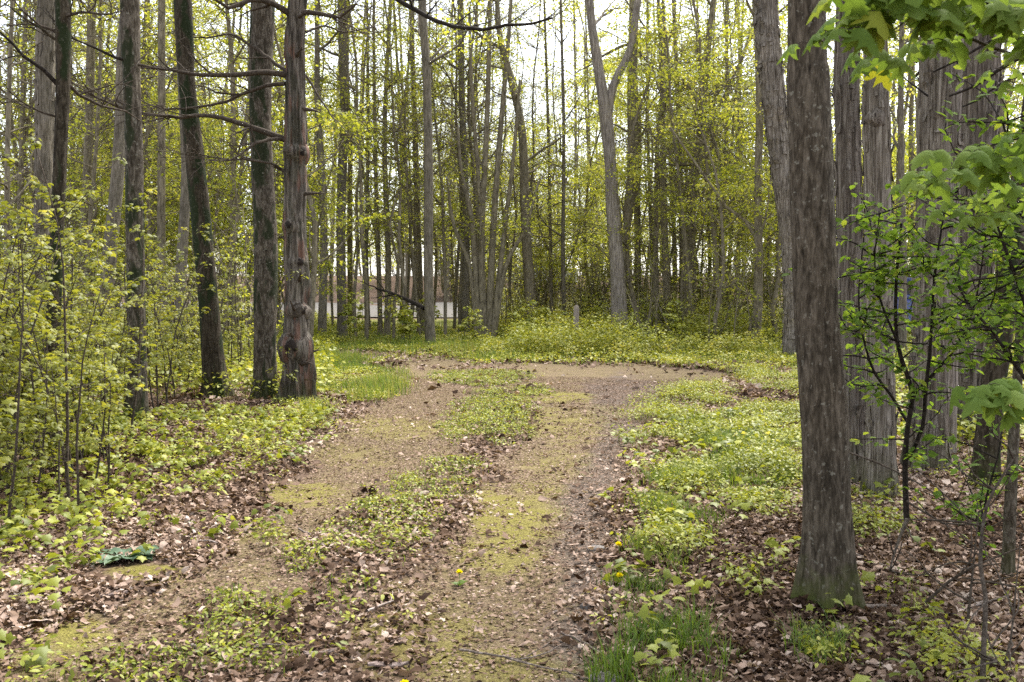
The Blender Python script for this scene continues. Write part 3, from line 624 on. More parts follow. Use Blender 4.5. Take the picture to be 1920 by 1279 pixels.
fars = [proto_tree(200 + k, 17 + k, .10 + .012 * k, 26, 4.0, .9, 170, 2.5, 'forest_tree', 'tree', 'bark_far', 'leaf_canopy', FG, FL, nleaf=26, ls=.16) for k in range(5)]
bares = [proto_tree(220 + k, 15 + k, .06 + .012 * k, 26, 3.4, .7, 260, 2.0, 'bare_tree', 'tree', 'bark_far', 'leaf_canopy', 'bare twiggy trees', BL, subs=7, twigs=5, nleaf=9, ls=.075, clr=.6) for k in range(3)]
unders = [proto_tree(240 + k, 4.5 + 1.4 * k, .045 + .012 * k, 20, 2.0, .95, 120, .9, 'understorey_tree', 'tree', 'bark_far', 'leaf_canopy', UG, UL, nleaf=20, ls=.10, clr=.5) for k in range(4)]
slim = [proto_tree(260 + k, 11 + 1.5 * k, .06, 30, 2.2, .85, 110, 2.8, 'slender_tree', 'tree', 'bark_far', 'leaf_canopy', 'slender leafy trees', 'slender young tree with sparse layered spring leaves behind the clearing', nleaf=18, ls=.085, clr=.5, subs=5, twigs=3) for k in range(4)]
rng = np.random.default_rng(321)
used = set()
def scatter(protos, n, dlo, dhi, ulo, uhi, smin=.8, smax=1.2, avoid=()):
    c = 0; tries = 0
    while c < n and tries < n * 30:
        tries += 1
        d_ = math.sqrt(rng.uniform(dlo ** 2, dhi ** 2)); u = rng.uniform(ulo, uhi)
        if any(a < u < b and rng.random() < pr for a, b, pr in avoid): continue
        x = (u - 960) / F * d_
        if 42.8 < d_ < 58.5 + .0018 * x * x: continue
        k = rng.integers(len(protos)); p = protos[k]; z = float(gz(x, d_)); s = rng.uniform(smin, smax); a = rng.uniform(0, 6.28)
        if id(p) not in used: used.add(id(p)); p.location = (x, d_, z); p.rotation_euler = (0, 0, a); p.scale = (s,) * 3
        else: copy_tree(p, (x, d_, z), a, s)
        c += 1
scatter(fars, 30, 60, 86, -150, 2070, avoid=((560, 900, .97), (900, 1110, .8), (1385, 1430, .5)))
scatter(fars, 64, 86, 124, -150, 2070, avoid=((850, 1110, .6), (1385, 1430, .5)))
scatter(fars, 5, 36, 42, -100, 2000, avoid=((560, 1150, 1), (1380, 1440, .8)))
scatter(bares, 18, 60, 95, 600, 1450)
scatter(bares, 10, 30, 42, 560, 1450)
scatter(bares, 12, 26, 42, -60, 560)
scatter(bares, 4, 30, 42, 850, 1130)
scatter(bares, 24, 60, 120, 820, 1130)
scatter(unders, 34, 24, 42, -60, 640, avoid=((590, 640, 1),))
scatter(unders, 34, 32, 70, 640, 1180, avoid=((860, 1100, .3), (580, 900, .9)))
scatter(unders, 32, 27, 42, 1180, 2000)
scatter(slim, 20, 29, 42, 540, 860)
scatter(slim, 26, 29, 42, 1150, 1500)
scatter(slim, 20, 22, 42, -60, 540)
scatter(slim, 12, 22, 42, 1500, 2000)
scatter(slim, 14, 60, 76, 560, 900)
scatter(unders, 30, 76, 90, 500, 1500)

# evergreen-ish brown shrubs in the middle
def bush(rng, label, px, d, h, wd, mat, n, ls, group=None, name='shrub', tmpl=RHOMB, flat=.3, py0=640):
    b = gpt(*(pix(px, py0, d)[:2])); root = thing(name, label, 'shrub', b, group); wood = MB(); tips = []
    for _ in range(9):
        Q = limb_path(rng, (0, 0, -.03), rng.uniform(0, 6.28), rng.uniform(.75, 1.4), h * rng.uniform(.6, 1), 7, .13, .02); Q[:, :2] *= wd / h
        tube(wood, Q, np.linspace(.018, .006, 8) * max(1, h / 2.5), 5)
        for k in range(2, 8):
            for _ in range(3):
                S = limb_path(rng, Q[k], rng.uniform(0, 6.28), rng.uniform(-.2, .6), h * .22 * rng.uniform(.5, 1.2), 4, .2); tube(wood, S, np.linspace(.007, .003, 5), 3); tips += [S[-1], S[2]]
    wood.obj('stems', M['bark_far'], root); lm = MB(); sprays(lm, tips, h * .09, max(3, n // len(tips)), ls, rng, flat=flat, tmpl=tmpl, tilt=.7); lm.obj('foliage', M[mat], root)
    return root
rb_ = np.random.default_rng(11)
for lab, px, d_, h, wd in (('dark evergreen bush left of the pale forked tree', 1108, 36, 4.0, 2.6), ('dark bushy evergreen behind the fanned clump of stems', 905, 39, 3.8, 2.4), ('low brown-green bush between the lone slim tree and the clump', 850, 62, 4.2, 3.2),
                           ('brownish evergreen bush behind the curved trunk', 1000, 39, 3.2, 2.4), ('shady evergreen thicket bush right of the forked tree', 1225, 37, 3.4, 2.8), ('dim bush in shade behind the crooked dark tree', 1320, 36, 3.0, 2.8), ('dim bush left of the leaning shaggy tree', 1400, 33, 2.8, 2.4),
                           ('dim evergreen bush behind the thin trunks left of the clearing', 745, 78, 4.5, 5.0)):
    bush(rb_, lab, px, d_, h, wd, 'leaf_ever', 3600, .085)

# low dense brush of bare stems and small leaves in the shade at the back
def brush(label, region, n, hmin, hmax, leafn, mat, ls, seed, name='brushwood'):
    rg = np.random.default_rng(seed); wood = MB(); tips = []
    ulo, uhi, dlo, dhi = region
    for _ in range(n):
        d_ = rg.uniform(dlo, dhi); x = (rg.uniform(ulo, uhi) - 960) / F * d_; z = float(gz(x, d_)); h = rg.uniform(hmin, hmax)
        Q = limb_path(rg, (x, d_, z - .03), rg.uniform(0, 6.28), rg.uniform(1.1, 1.55), h, 6, .1, .03); tube(wood, Q, np.linspace(.022, .005, 7), 4)
        for _ in range(5):
            k = rg.integers(1, 7); S = limb_path(rg, Q[k], rg.uniform(0, 6.28), rg.uniform(0, 1.0), h * rg.uniform(.15, .4), 4, .2); tube(wood, S, np.linspace(.009, .003, 5), 3)
            if rg.random() < .55: tips.append(S[-1])
    root = link(name, wood.mesh(name, M['bark_far'])); root['kind'] = 'stuff'; root['label'] = label; root['category'] = 'brushwood'
    if leafn: lm = MB(); sprays(lm, tips, .35, leafn, ls, rg, tmpl=RHOMB); lm.obj('foliage', M[mat], root)
brush('dense tangle of bare brown stems in shade at the back right', (1180, 2100, 26, 43), 330, 1.2, 3.6, 7, 'leaf_ever', .08, 1)
brush('tangle of thin brown stems behind the clearing', (880, 1180, 33, 43), 130, 1.0, 3.2, 9, 'leaf_ever', .08, 2)
brush('thicket of thin stems with small leaves on the left', (-160, 570, 18, 43), 300, 1.2, 3.8, 10, 'leaf_canopy', .075, 3)
brush('distant tangle of stems and leaves beyond the road', (-150, 2070, 84, 112), 520, 1.5, 5.5, 7, 'leaf_canopy', .14, 4)

# ------------------------------------------------------------------ saplings of the thicket on the left
def proto_sapling(seed, H, label, group, leaf='leaf_spring', ls=.042, tmpl=MAPLE, spr=10, name='sapling'):
    rng = np.random.default_rng(seed); root = thing(name, label, 'sapling', (0, 0, 0), group)
    P = limb_path(rng, (0, 0, -.03), rng.uniform(0, 6.28), 1.45, H, 9, .07, .04); mb = MB(); tube(mb, P, np.linspace(.006 + .003 * H, .003, 10), 5)
    tips = []
    for k in range(3, 10):
        for _ in range(2 if k < 8 else 1):
            if rng.random() < .2: continue
            S = limb_path(rng, P[k], rng.uniform(0, 6.28), rng.uniform(.0, .7), H * rng.uniform(.12, .30), 4, .16, 0); tube(mb, S, np.linspace(.004, .002, 5), 3); tips += [S[-1], S[2]]
    tips.append(P[-1]); mb.obj('stem', M['bark_limb'], root)
    lm = MB(); tips = np.array(tips); k = len(tips) * spr; c = np.repeat(tips, spr, 0)
    ph = rng.uniform(0, 6.28, k); D = np.stack([np.cos(ph), np.sin(ph), np.zeros(k)], 1); st = rng.uniform(.2, 1.2, k)[:, None] * ls
    X = D + 0; X[:, 2] = rng.normal(-.55, .25, k); Nn = D * .5 + rng.normal(0, .2, (k, 3)); Nn[:, 2] += 1
    place(lm, tmpl, c + D * st + rng.normal(0, .018, (k, 3)), ls * rng.uniform(.65, 1.25, k), X, Nn, np.clip(np.repeat(rng.normal(.5, .15, len(tips)), spr) + rng.normal(0, .12, k), 0, 1))
    lm.obj('foliage', M[leaf], root); return root
SL, SG = 'thin leafy yellow-green sapling in the thicket left of the track', 'saplings in the left thicket'
saps = [proto_sapling(300 + k, H, SL, SG) for k, H in enumerate((1.1, 1.5, 1.9, 2.3, 1.3, 2.6))]
rng = np.random.default_rng(77); used2 = set()
def put(p, x, y, s, a, label=None):
    z = float(gz(x, y))
    if id(p) not in used2:
        used2.add(id(p)); p.location = (x, y, z); p.rotation_euler = (0, 0, a); p.scale = (s,) * 3
        if label: p['label'] = label
        return p
    return copy_tree(p, (x, y, z), a, s, label)
n = 0
while n < 250:
    d_ = rng.uniform(7.5, 20) if n < 225 else rng.uniform(6.2, 11); u = rng.uniform(-120, 470) if d_ > 9 else rng.uniform(-220, 230)
    uu, vv = proj(0, d_); 
    if u > 470 - (20 - d_) * 22 and d_ < 17: continue
    x = (u - 960) / F * d_
    Hmax = (CAM_H + (545 - (430 + max(0, u - 120) * .22)) / F * d_)       # the thicket's skyline falls to the right
    cand = [i for i in range(6) if (1.1, 1.5, 1.9, 2.3, 1.3, 2.6)[i] * .9 < Hmax + .5]
    k = rng.choice(cand if cand else [0]); put(saps[k], x, d_, rng.uniform(.75, 1.1), rng.uniform(0, 6.28)); n += 1
big = proto_sapling(330, 1.25, 'tall near sapling with large drooping maple leaves at the left edge', 'saplings at the left edge', ls=.06, spr=12)
put(big, -3.45, 6.1, 1.0, 1.0)
for lab, px, py, s, a in (('low broad-leaved sapling at the left edge beside dead leaves', 30, 950, .55, 2.), ('small leafy sapling right of the slender dark trunk base', 110, 905, .5, 4.)):
    g_ = ground(px, py); copy_tree(big, (g_[0], g_[1], float(gz(g_[0], g_[1]))), a, s, lab)
MS = [proto_sapling(340 + k, .8 + .25 * k, 'pale green sapling in the undergrowth beyond the clearing', 'saplings beyond the clearing', leaf='leaf_under', ls=.09, spr=10) for k in range(3)]
for _ in range(60):
    d_ = rng.uniform(26, 46); u = rng.uniform(600, 1600); put(MS[rng.integers(3)], (u - 960) / F * d_, d_, rng.uniform(.7, 1.3), rng.uniform(0, 6))

# ------------------------------------------------------------------ undergrowth and grass (nobody could count them)
def ground_scatter(n, region, dens, rng):
    """random ground points in a depth/photo-column window, kept with probability dens(x, y)"""
    ulo, uhi, dlo, dhi = region
    d_ = 1 / rng.uniform(1 / dhi, 1 / dlo, n) if False else np.sqrt(rng.uniform(dlo ** 2, dhi ** 2, n)); x = (rng.uniform(ulo, uhi, n) - 960) / F * d_
    keep = rng.random(n) < dens(x, d_); return x[keep], d_[keep]
def plants(mb, x, y, h, nl, ls, rng, tmpl=RHOMB, spread=.5, tone=.55):
    """low leafy plants: nl leaves round a short stem"""
    n = len(x)
    if n == 0: return
    z = gz(x, y); k = n * nl; H = np.broadcast_to(h, (n,)) * rng.uniform(.5, 1.2, n)
    c = np.repeat(np.stack([x, y, z], 1), nl, 0); hh_ = np.repeat(H, nl); ph = rng.uniform(0, 6.28, k); f = rng.uniform(.25, 1, k) ** .6
    b = np.stack([x, y, z - .01], 1); e = b + np.stack([rng.normal(0, .1, n) * H, rng.normal(0, .1, n) * H, H], 1); w3 = np.array([1, 0, 0]) * np.clip(H * .012, .0012, .006)[:, None]
    mb.add(np.stack([b - w3, b + w3, e], 1).reshape(-1, 3), None, (np.arange(n)[:, None] * 3 + np.arange(3)), .05)
    D = np.stack([np.cos(ph), np.sin(ph), np.zeros(k)], 1); P = c + D * (hh_ * spread * rng.uniform(.1, 1, k))[:, None]; P[:, 2] += hh_ * f
    X = D.copy(); X[:, 2] = rng.normal(-.15, .4, k); Nn = rng.normal(0, .4, (k, 3)); Nn[:, 2] += 1
    place(mb, tmpl, P, ls * rng.uniform(.6, 1.3, k), X, Nn, np.clip(np.repeat(tone + rng.normal(0, .17, n), nl) + rng.normal(0, .1, k), 0, 1))
def blades(mb, x, y, h, w_, rng, tone=.5, lean=.35):
    n = len(x)
    if n == 0: return
    z = gz(x, y) - .005; ph = rng.uniform(0, 6.28, n); H = h * rng.uniform(.5, 1.3, n); L = rng.uniform(.05, lean, n) * H * 1.6; D = np.stack([np.cos(ph), np.sin(ph), np.zeros(n)], 1); S = np.stack([-D[:, 1], D[:, 0], np.zeros(n)], 1)
    B = np.stack([x, y, z], 1); U = np.array([0, 0, 1.0]); w2 = (w_ * rng.uniform(.6, 1.3, n))[:, None]
    v = np.stack([B - S * w2, B + S * w2, B + D * L[:, None] * .35 + U * H[:, None] * .6 + S * w2 * .8, B + D * L[:, None] * .35 + U * H[:, None] * .6 - S * w2 * .8, B + D * L[:, None] + U * H[:, None] * .95], 1)
    o = np.arange(n)[:, None] * 5; mb.add(v.reshape(-1, 3), (o + np.array([0, 1, 2, 3])).reshape(-1, 4), (o + np.array([3, 2, 4])).reshape(-1, 3), np.repeat(np.clip(tone + rng.normal(0, .2, n), 0, 1), 5))
def stuff(name, mb, mat, label, smooth=True):
    o = mb.obj(name, M[mat], smooth=smooth); o['kind'] = 'stuff'; o['label'] = label; o['category'] = name.replace('_', ' '); return o
rng = np.random.default_rng(400)
near_ok = lambda x, y: 1 - rut(x, y)
# the yellow-green band on the far side of the clearing
def bh(x, y, h): return h * (.35 + .65 * sstep(20, 33, y)) * (.35 + 1.1 * vnoise(x * .9, y * .9, 0, 35))
def bandden(x, y):
    u, v = proj(x, y); return (1 - rut(x, y)) * sstep(.25, .55, vnoise(x * .5, y * .5, 0, 31)) * np.where(y < 24, sstep(715, 655, v + 40 * (vnoise(x * 1.2, y * 1.2, 0, 33) - .5)), 1)
mb = MB()
x, y = ground_scatter(26000, (560, 1640, 19, 43), lambda x, y: bandden(x, y) * .85, rng); w_ = (y < 38) | (proj(x, y)[0] > 880); x, y = x[w_], y[w_]; plants(mb, x, y, bh(x, y, np.where((proj(x, y)[0] < 900), .2, .5)), 9, .07, rng, tone=.55 + .3 * vnoise(x * .7, y * .7, 0, 36), spread=.6)
x, y = ground_scatter(4600, (960, 1560, 23, 42), bandden, rng); plants(mb, x, y, bh(x, y, 1.25), 20, .075, rng, tone=.5 + .35 * vnoise(x * .7, y * .7, 0, 37), spread=.35)
x, y = ground_scatter(14000, (-150, 620, 14, 43), lambda x, y: .6 + 0 * x, rng); plants(mb, x, y, .4, 8, .08, rng, tone=.5)
x, y = ground_scatter(9000, (1560, 2100, 9, 40), lambda x, y: .5 + 0 * x, rng); plants(mb, x, y, .35, 8, .075, rng, tone=.5)
stuff('undergrowth', mb, 'leaf_under', 'yellow-green herbs and seedlings spreading beyond the clearing')
mb = MB()
def gden(B, base=0, s=41): return lambda x, y: np.clip(blobs(x, y, B, s) + base * (1 - rut(x, y)), 0, 1)
x, y = ground_scatter(40000, (100, 1500, 2.6, 19), lambda x, y: gden(GREEN)(x, y) * .9, rng); plants(mb, x, y, .07, 7, .028, rng, OVAL, .8, .45)
x, y = ground_scatter(46000, (1120, 2000, 2.6, 19), lambda x, y: gden(RIGHTG, .04)(x, y) * sstep(.42, .68, vnoise(x * 2.2, y * 2.2, 0, 61)), rng); plants(mb, x, y, .08 + .14 * vnoise(x * 1.9, y * 1.9, 0, 76), 8, .032, rng, OVAL, .7, .25 + .4 * vnoise(x * 1.5, y * 1.5, 0, 71))
x, y = ground_scatter(30000, (-150, 800, 3.5, 19), lambda x, y: gden(LEFTG, .08)(x, y) * .75 * sstep(.42, .7, vnoise(x * 2.6, y * 2.6, 0, 62)), rng); plants(mb, x, y, .13, 7, .034, rng, OVAL, .7, .3 + .4 * vnoise(x * 1.5, y * 1.5, 0, 72))
x, y = ground_scatter(1500, (1140, 1960, 3.0, 12), lambda x, y: gden(RIGHTG, .06)(x, y) * .4, rng); plants(mb, x, y, .18, 6, .055, rng, MAPLE, .5, .35)
x, y = ground_scatter(1900, (-100, 620, 4, 12), lambda x, y: gden(LEFTG, .12)(x, y) * .5, rng); plants(mb, x, y, .18, 7, .055, rng, MAPLE, .5, .4)
stuff('seedlings', mb, 'leaf_under', 'low seedlings and weeds sprouting through the dead leaves')
mb = MB()
x, y = ground_scatter(420000, (0, 1500, 2.6, 19), lambda x, y: gden(GREEN)(x, y) * .45, rng); blades(mb, x, y, .06, .0026, rng, .5)
x, y = ground_scatter(200000, (1100, 1700, 2.6, 14), lambda x, y: gden([(1215,1075,80,50,1),(1250,1240,110,70,1),(1190,1200,60,60,.7),(1330,870,120,80,.6),(1540,1220,60,40,.7),(1140,1270,60,30,.8),(1280,930,90,80,.6),(1440,880,60,60,.6)])(x, y) * .9 * sstep(.3, .6, vnoise(x * 3, y * 3, 0, 73)), rng); blades(mb, x, y, .13 * (.5 + vnoise(x * 2, y * 2, 0, 74)), .0026, rng, .3 + .5 * vnoise(x * 2, y * 2, 0, 75), .6)
x, y = ground_scatter(90000, (560, 1700, 14, 40), lambda x, y: bandden(x, y) * .9, rng); blades(mb, x, y, .26 * (.4 + vnoise(x, y, 0, 38)), .006, rng, .5 + .4 * vnoise(x * .6, y * .6, 0, 39))
x, y = ground_scatter(60000, (560, 800, 11, 26), lambda x, y: gden(LEFTG)(x, y) * .7 * sstep(.3, .6, vnoise(x * 1.5, y * 1.5, 0, 63)), rng); blades(mb, x, y, .18 * (.4 + vnoise(x, y, 0, 38)), .004, rng, .5 + .4 * vnoise(x * .6, y * .6, 0, 39))
x, y = ground_scatter(160000, (-100, 1400, 2.6, 14), lambda x, y: .05 + .35 * blobs(x, y, MOSS), rng); blades(mb, x, y, .016, .0025, rng, .78)
stuff('grass', mb, 'grass', 'fresh green grass tufts along the track and clearing')

# leaf litter
mb = MB()
def litden(x, y):
    u, v = proj(x, np.maximum(y, 1.2)); r_ = rut(x, y); base = 1 - .97 * r_ * (1 - .5 * blobs(x, y, GREEN)); base *= .35 + .65 * sstep(.3, .6, vnoise(x * 1.3, y * 1.3, 0, 51)); strip = sstep(0, .6, (u > 380) * (u < 1000)); return base * (1 - .5 * blobs(x, y, GREEN)) * (1 - .45 * strip * (y < 14)) * (np.hypot(x + 2.12, y - 5.45) > .22)
for reg, nn, s in (((-250, 2150, 2.3, 7), 210000, .038), ((-250, 2150, 7, 14), 210000, .048), ((-200, 2100, 14, 26), 90000, .09)):
    x, y = ground_scatter(nn, reg, litden, rng); n = len(x); q = rng.integers(0, 6, n)
    C = np.stack([x, y, gz(x, y) + rng.uniform(.008, .04, n)], 1); ph = rng.uniform(0, 6.28, n); X = np.stack([np.cos(ph), np.sin(ph), rng.normal(0, .25, n)], 1); Nn = rng.normal(0, .40, (n, 3)); Nn[:, 2] += 1; Nn[:, 2] *= rng.choice([-1, 1], n)
    rn = np.clip(rng.normal(.42, .28, n) + .6 * (vnoise(x * .8, y * .8, 0, 52) - .5), 0, 1)
    for k in range(6):
        w_ = q == k; place(mb, LITTER[k], C[w_], s * np.clip(np.exp(rng.normal(-.15, .36, w_.sum())), .35, 1.7), X[w_], Nn[w_], rn[w_])
x, y = ground_scatter(420000, (-250, 2100, 2.3, 18), lambda x, y: .25 + .75 * rut(x, y), rng); n = len(x)
ph = rng.uniform(0, 6.28, n); X = np.stack([np.cos(ph), np.sin(ph), rng.normal(0, .1, n)], 1); Nn = rng.normal(0, .3, (n, 3)); Nn[:, 2] += 1
place(mb, RHOMB, np.stack([x, y, gz(x, y) + .016], 1), .017 * rng.uniform(.4, 1.7, n), X, Nn, np.clip(rng.normal(.47, .2, n), 0, 1))
stuff('leaf_litter', mb, 'leaf_litter', 'pinkish brown dead leaves carpeting the woodland floor')

# ------------------------------------------------------------------ right foreground: shrub, maple boughs, stems
def oval_leaves(mb, C, D, ls, rng, tone=.5, tm=OVAL):
    k = len(C); Nn = rng.normal(0, .35, (k, 3)); Nn[:, 2] += 1; place(mb, tm, C, ls * rng.uniform(.7, 1.25, k), D, Nn, np.clip(rng.normal(tone, .2, k), 0, 1))
def shrub(label, specs, leafn, ls, seed, mat='leaf_green', name='shrub', R_=.014, twl=.35, wood='bark_black', cat='shrub', tone=.45, ntw=9):
    """stems given as photo points at two depths, with leafy twigs"""
    rg = np.random.default_rng(seed); b = pix(*specs[0][0][0], specs[0][1]); b[2] = float(gz(b[0], b[1])); root = thing(name, label, cat, b); mb = MB(); C_, D_ = [], []
    for pts, d0, d1, r0 in specs:
        A = np.array([pix(px, py, d0 + (d1 - d0) * i / (len(pts) - 1)) for i, (px, py) in enumerate(pts)]) - b
        C = catmull(A, .08); tube(mb, C, np.linspace(r0, r0 * .35, len(C)), 8)
        for _ in range(ntw):
            k = rg.integers(len(C) // 4, len(C)); S = limb_path(rg, C[k], rg.uniform(0, 6.28), rg.uniform(-.2, .8), twl * rg.uniform(.5, 1.3), 5, .18, .02); tube(mb, S, np.linspace(.005, .002, 6), 4)
            for j in range(1, 6):
                for _ in range(leafn):
                    a = rg.uniform(0, 6.28); C_.append(S[j] + rg.normal(0, .02, 3)); D_.append((math.cos(a), math.sin(a), rg.normal(-.2, .35)))
    mb.obj('stems', M[wood], root)
    if C_: lm = MB(); oval_leaves(lm, np.array(C_), np.array(D_), ls, rg, tone); lm.obj('foliage', M[mat], root)
    return root
shrub('mid-green leafy shrub with black forked stems, right of the ridged trunks', [
    ([(1700,975),(1697,880),(1702,800),(1712,740),(1700,700),(1682,640),(1680,540),(1690,420)], 5.6, 5.2, .018),
    ([(1704,860),(1730,800),(1735,740),(1745,640),(1752,520),(1770,400)], 5.6, 5.0, .013),
    ([(1700,790),(1670,740),(1640,700),(1620,640),(1610,560),(1620,440)], 5.6, 5.3, .009),
    ([(1712,740),(1760,690),(1800,640),(1830,560),(1850,430)], 5.5, 4.9, .009),
    ([(1682,640),(1650,560),(1640,480),(1650,400)], 5.3, 5.0, .007)], 4, .05, 1, ntw=22, tone=.6)
shrub('dense dark green shrub at the right edge above the leaning stem', [
    ([(1960,760),(1900,680),(1860,620),(1815,570),(1780,500)], 4.6, 4.4, .011),
    ([(1960,760),(1930,600),(1890,480),(1850,380),(1800,300)], 4.6, 4.2, .012),
    ([(1960,760),(1950,560),(1930,400),(1900,300),(1880,230)], 4.6, 4.1, .012)], 4, .05, 2, ntw=24, tone=.6)
shrub('small leafy shoots beside the pale slim trunk on the right', [([(1840,1010),(1850,930),(1870,860),(1880,800)], 5.2, 5.0, .008), ([(1840,1010),(1820,920),(1800,880)], 5.2, 5.2, .006)], 3, .06, 3, ntw=6)
shrub('bare thin stems crossing in the lower right corner', [([(1842,1290),(1845,1200),(1848,1120),(1838,1060),(1850,950),(1900,860)], 3.7, 4.2, .012), ([(1815,1160),(1825,1060),(1835,960)], 4.4, 4.4, .007), ([(1700,975),(1690,1000),(1676,1040),(1668,1070)], 5.3, 4.9, .012),
    ([(1590,848),(1650,870),(1720,905),(1790,950),(1850,990),(1920,1030)], 6.2, 5.2, .007), ([(1735,1130),(1780,1090),(1830,1060),(1880,1040),(1930,1020)], 4.5, 4.4, .008), ([(1700,940),(1740,965),(1800,1000),(1845,1040)], 5.2, 4.9, .006),
    ([(1870,1290),(1895,1200),(1905,1100),(1915,1000)], 3.9, 4.2, .006), ([(1850,1190),(1870,1240),(1910,1290)], 3.9, 3.6, .004)], 0, .05, 4, wood='bark_limb', ntw=5, name='bare_shrub')

# maple bough hanging in from the upper right, close to the camera
def big_maple(droop):
    half = [(0,0),(-.06,-.16),(-.18,-.34),(.02,-.33),(.06,-.55),(.02,-.74),(.22,-.62),(.30,-.50),(.36,-.34),(.44,-.40),(.56,-.56),(.60,-.36),(.66,-.22),(.80,-.22),(1.05,0)]
    out = half + [(x, -y) for x, y in half[-2:0:-1]]; V = [(x, y, -droop * (max(x, 0) ** 1.6 * .75 + abs(y) ** 1.5 * 1.0) + .02 * math.sin(9 * y)) for x, y in out]; n = len(V)
    inner = [(x * .5 + .12, y * .5, -droop * (max(x * .5 + .12, 0) ** 1.6 * .75 + abs(y * .5) ** 1.5) + .02) for x, y in out]; V += inner; V.append((.25, 0, .0))
    q = [(i, (i + 1) % n, n + (i + 1) % n, n + i) for i in range(n)]; t_ = [(n + i, n + (i + 1) % n, 2 * n) for i in range(n)]
    return (np.array(V, float), np.array(q), np.array(t_))
BM = [big_maple(.75), big_maple(1.0), big_maple(.55)]
def bough(label, b_px, b_d, limbs, leaves, seed, ls, name='maple_branch'):
    rg = np.random.default_rng(seed); b = pix(*b_px, b_d); root = thing(name, label, 'branch', b); mb = MB()
    for pts, d0, d1, r0 in limbs:
        A = np.array([pix(px, py, d0 + (d1 - d0) * i / (len(pts) - 1)) for i, (px, py) in enumerate(pts)]) - b
        C = catmull(A, .05); tube(mb, C, np.linspace(r0, r0 * .3, len(C)), 8)
        if name == 'dead_branch': mb.obj('limb', M['bark_black'], root); mb = MB()
    lm = MB()
    for px, py, d_, sc_, nl in [l for L in leaves for l in (L, (L[0] + rg.uniform(-45, 45), L[1] + rg.uniform(-30, 30), L[2] + rg.uniform(-.15, .1), L[3] * .95, L[4]), (L[0] + rg.uniform(-45, 45), L[1] + rg.uniform(-25, 35), L[2] + rg.uniform(-.1, .15), L[3] * .85, L[4]))]:
        c = pix(px, py, d_) - b
        for j in range(nl):
            a = -2.6 + 5.6 * (j + rg.uniform(-.3, .3)) / max(nl, 1) - .4; D = np.array([[-math.cos(a * .55), math.sin(a) * .5, -.42 + rg.normal(0, .15)]]) if False else np.array([[math.cos(a), math.sin(a), rg.normal(-.45, .15)]])
            o_ = c + np.array([math.cos(a), math.sin(a), 0]) * .035; tube(mb, [c, c + (o_ - c) * .5 + (0, 0, .005), o_], [.0016, .0012, .001], 4)
            place(lm, BM[rg.integers(3)], o_[None], ls * sc_ * rg.uniform(.85, 1.15), D, np.array([[.35 * math.cos(a) + rg.normal(0, .12), .35 * math.sin(a), 1]]), np.array([np.clip(rg.normal(.55, .2), 0, 1)]))
    mb.obj('twigs', M['bark_limb'], root); lm.obj('foliage', M['leaf_near'], root); return root
bough('bright green maple bough with drooping leaves across the top right corner', (2150, 60), 2.9,
      [([(2150,160),(1960,120),(1850,85),(1790,60),(1700,40),(1620,20),(1570,10)], 2.9, 2.6, .008), ([(1940,110),(1880,40),(1820,-20),(1700,-60)], 2.8, 2.5, .005), ([(1700,38),(1660,70),(1640,95)], 2.7, 2.6, .003)],
      [(1590,30,2.6,1,3),(1560,60,2.6,.8,2),(1640,10,2.6,1.1,3),(1655,110,2.7,.95,3),(1700,10,2.55,1.1,3),(1760,30,2.6,1,3),(1785,75,2.7,.85,2),(1830,10,2.6,1.1,3),(1900,-5,2.6,1.1,3),(1900,70,2.7,1,3),(1880,130,2.8,.6,2),(1690,-40,2.5,1.2,3),(1800,-50,2.5,1.2,3),(1600,-30,2.5,1,2),(1740,90,2.8,.7,2),(1935,30,2.6,1,3)], 1, .074)
bough('green maple bough hanging over the shrub in the middle right', (2150, 330), 3.2,
      [([(2150,330),(1980,300),(1900,285),(1850,290),(1780,320),(1740,350)], 3.2, 3.0, .006)],
      [(1740,335,3.0,.9,3),(1780,310,3.0,.9,3),(1830,275,3.0,1,3),(1860,330,3.1,.9,3),(1900,270,3.0,1,3),(1800,370,3.1,.8,2),(1910,350,3.1,.9,2),(1845,400,3.1,.7,2)], 2, .074)
bough('low maple sprig with rounded green leaves at the right edge', (2050, 760), 3.6,
      [([(2050,760),(1960,740),(1900,735),(1850,745)], 3.6, 3.5, .004)], [(1850,740,3.5,.9,3),(1890,730,3.5,.9,3),(1920,760,3.5,.8,2)], 3, .095)
bough('dark bare limbs reaching down through the upper right leaves', (2100, 30), 6.0,
      [([(2100,-20),(1940,40),(1870,70),(1800,110),(1750,135)], 6.2, 6.6, .02), ([(2100,60),(1960,90),(1890,120),(1830,160),(1780,180)], 5.0, 5.4, .02), ([(2100,80),(1960,125),(1880,155),(1830,190),(1805,200)], 5.0, 5.2, .014), ([(1740,180),(1700,150),(1690,140)], 6.6, 6.8, .008)], [(1960,40,5.5,.8,2)], 4, .1, 'dead_branch')
for o in SC.objects:
    if o.name == 'dead_branch': o['category'] = 'branch'
for lab, px, py, d_, H, s in (('young leafy maple shoot left of the blue-green weed', 45, 1000, 4.6, .5, .8),): 
    g_ = ground(px, py); copy_tree(big, (g_[0], g_[1], float(gz(g_[0], g_[1]))), 5., .42, lab)

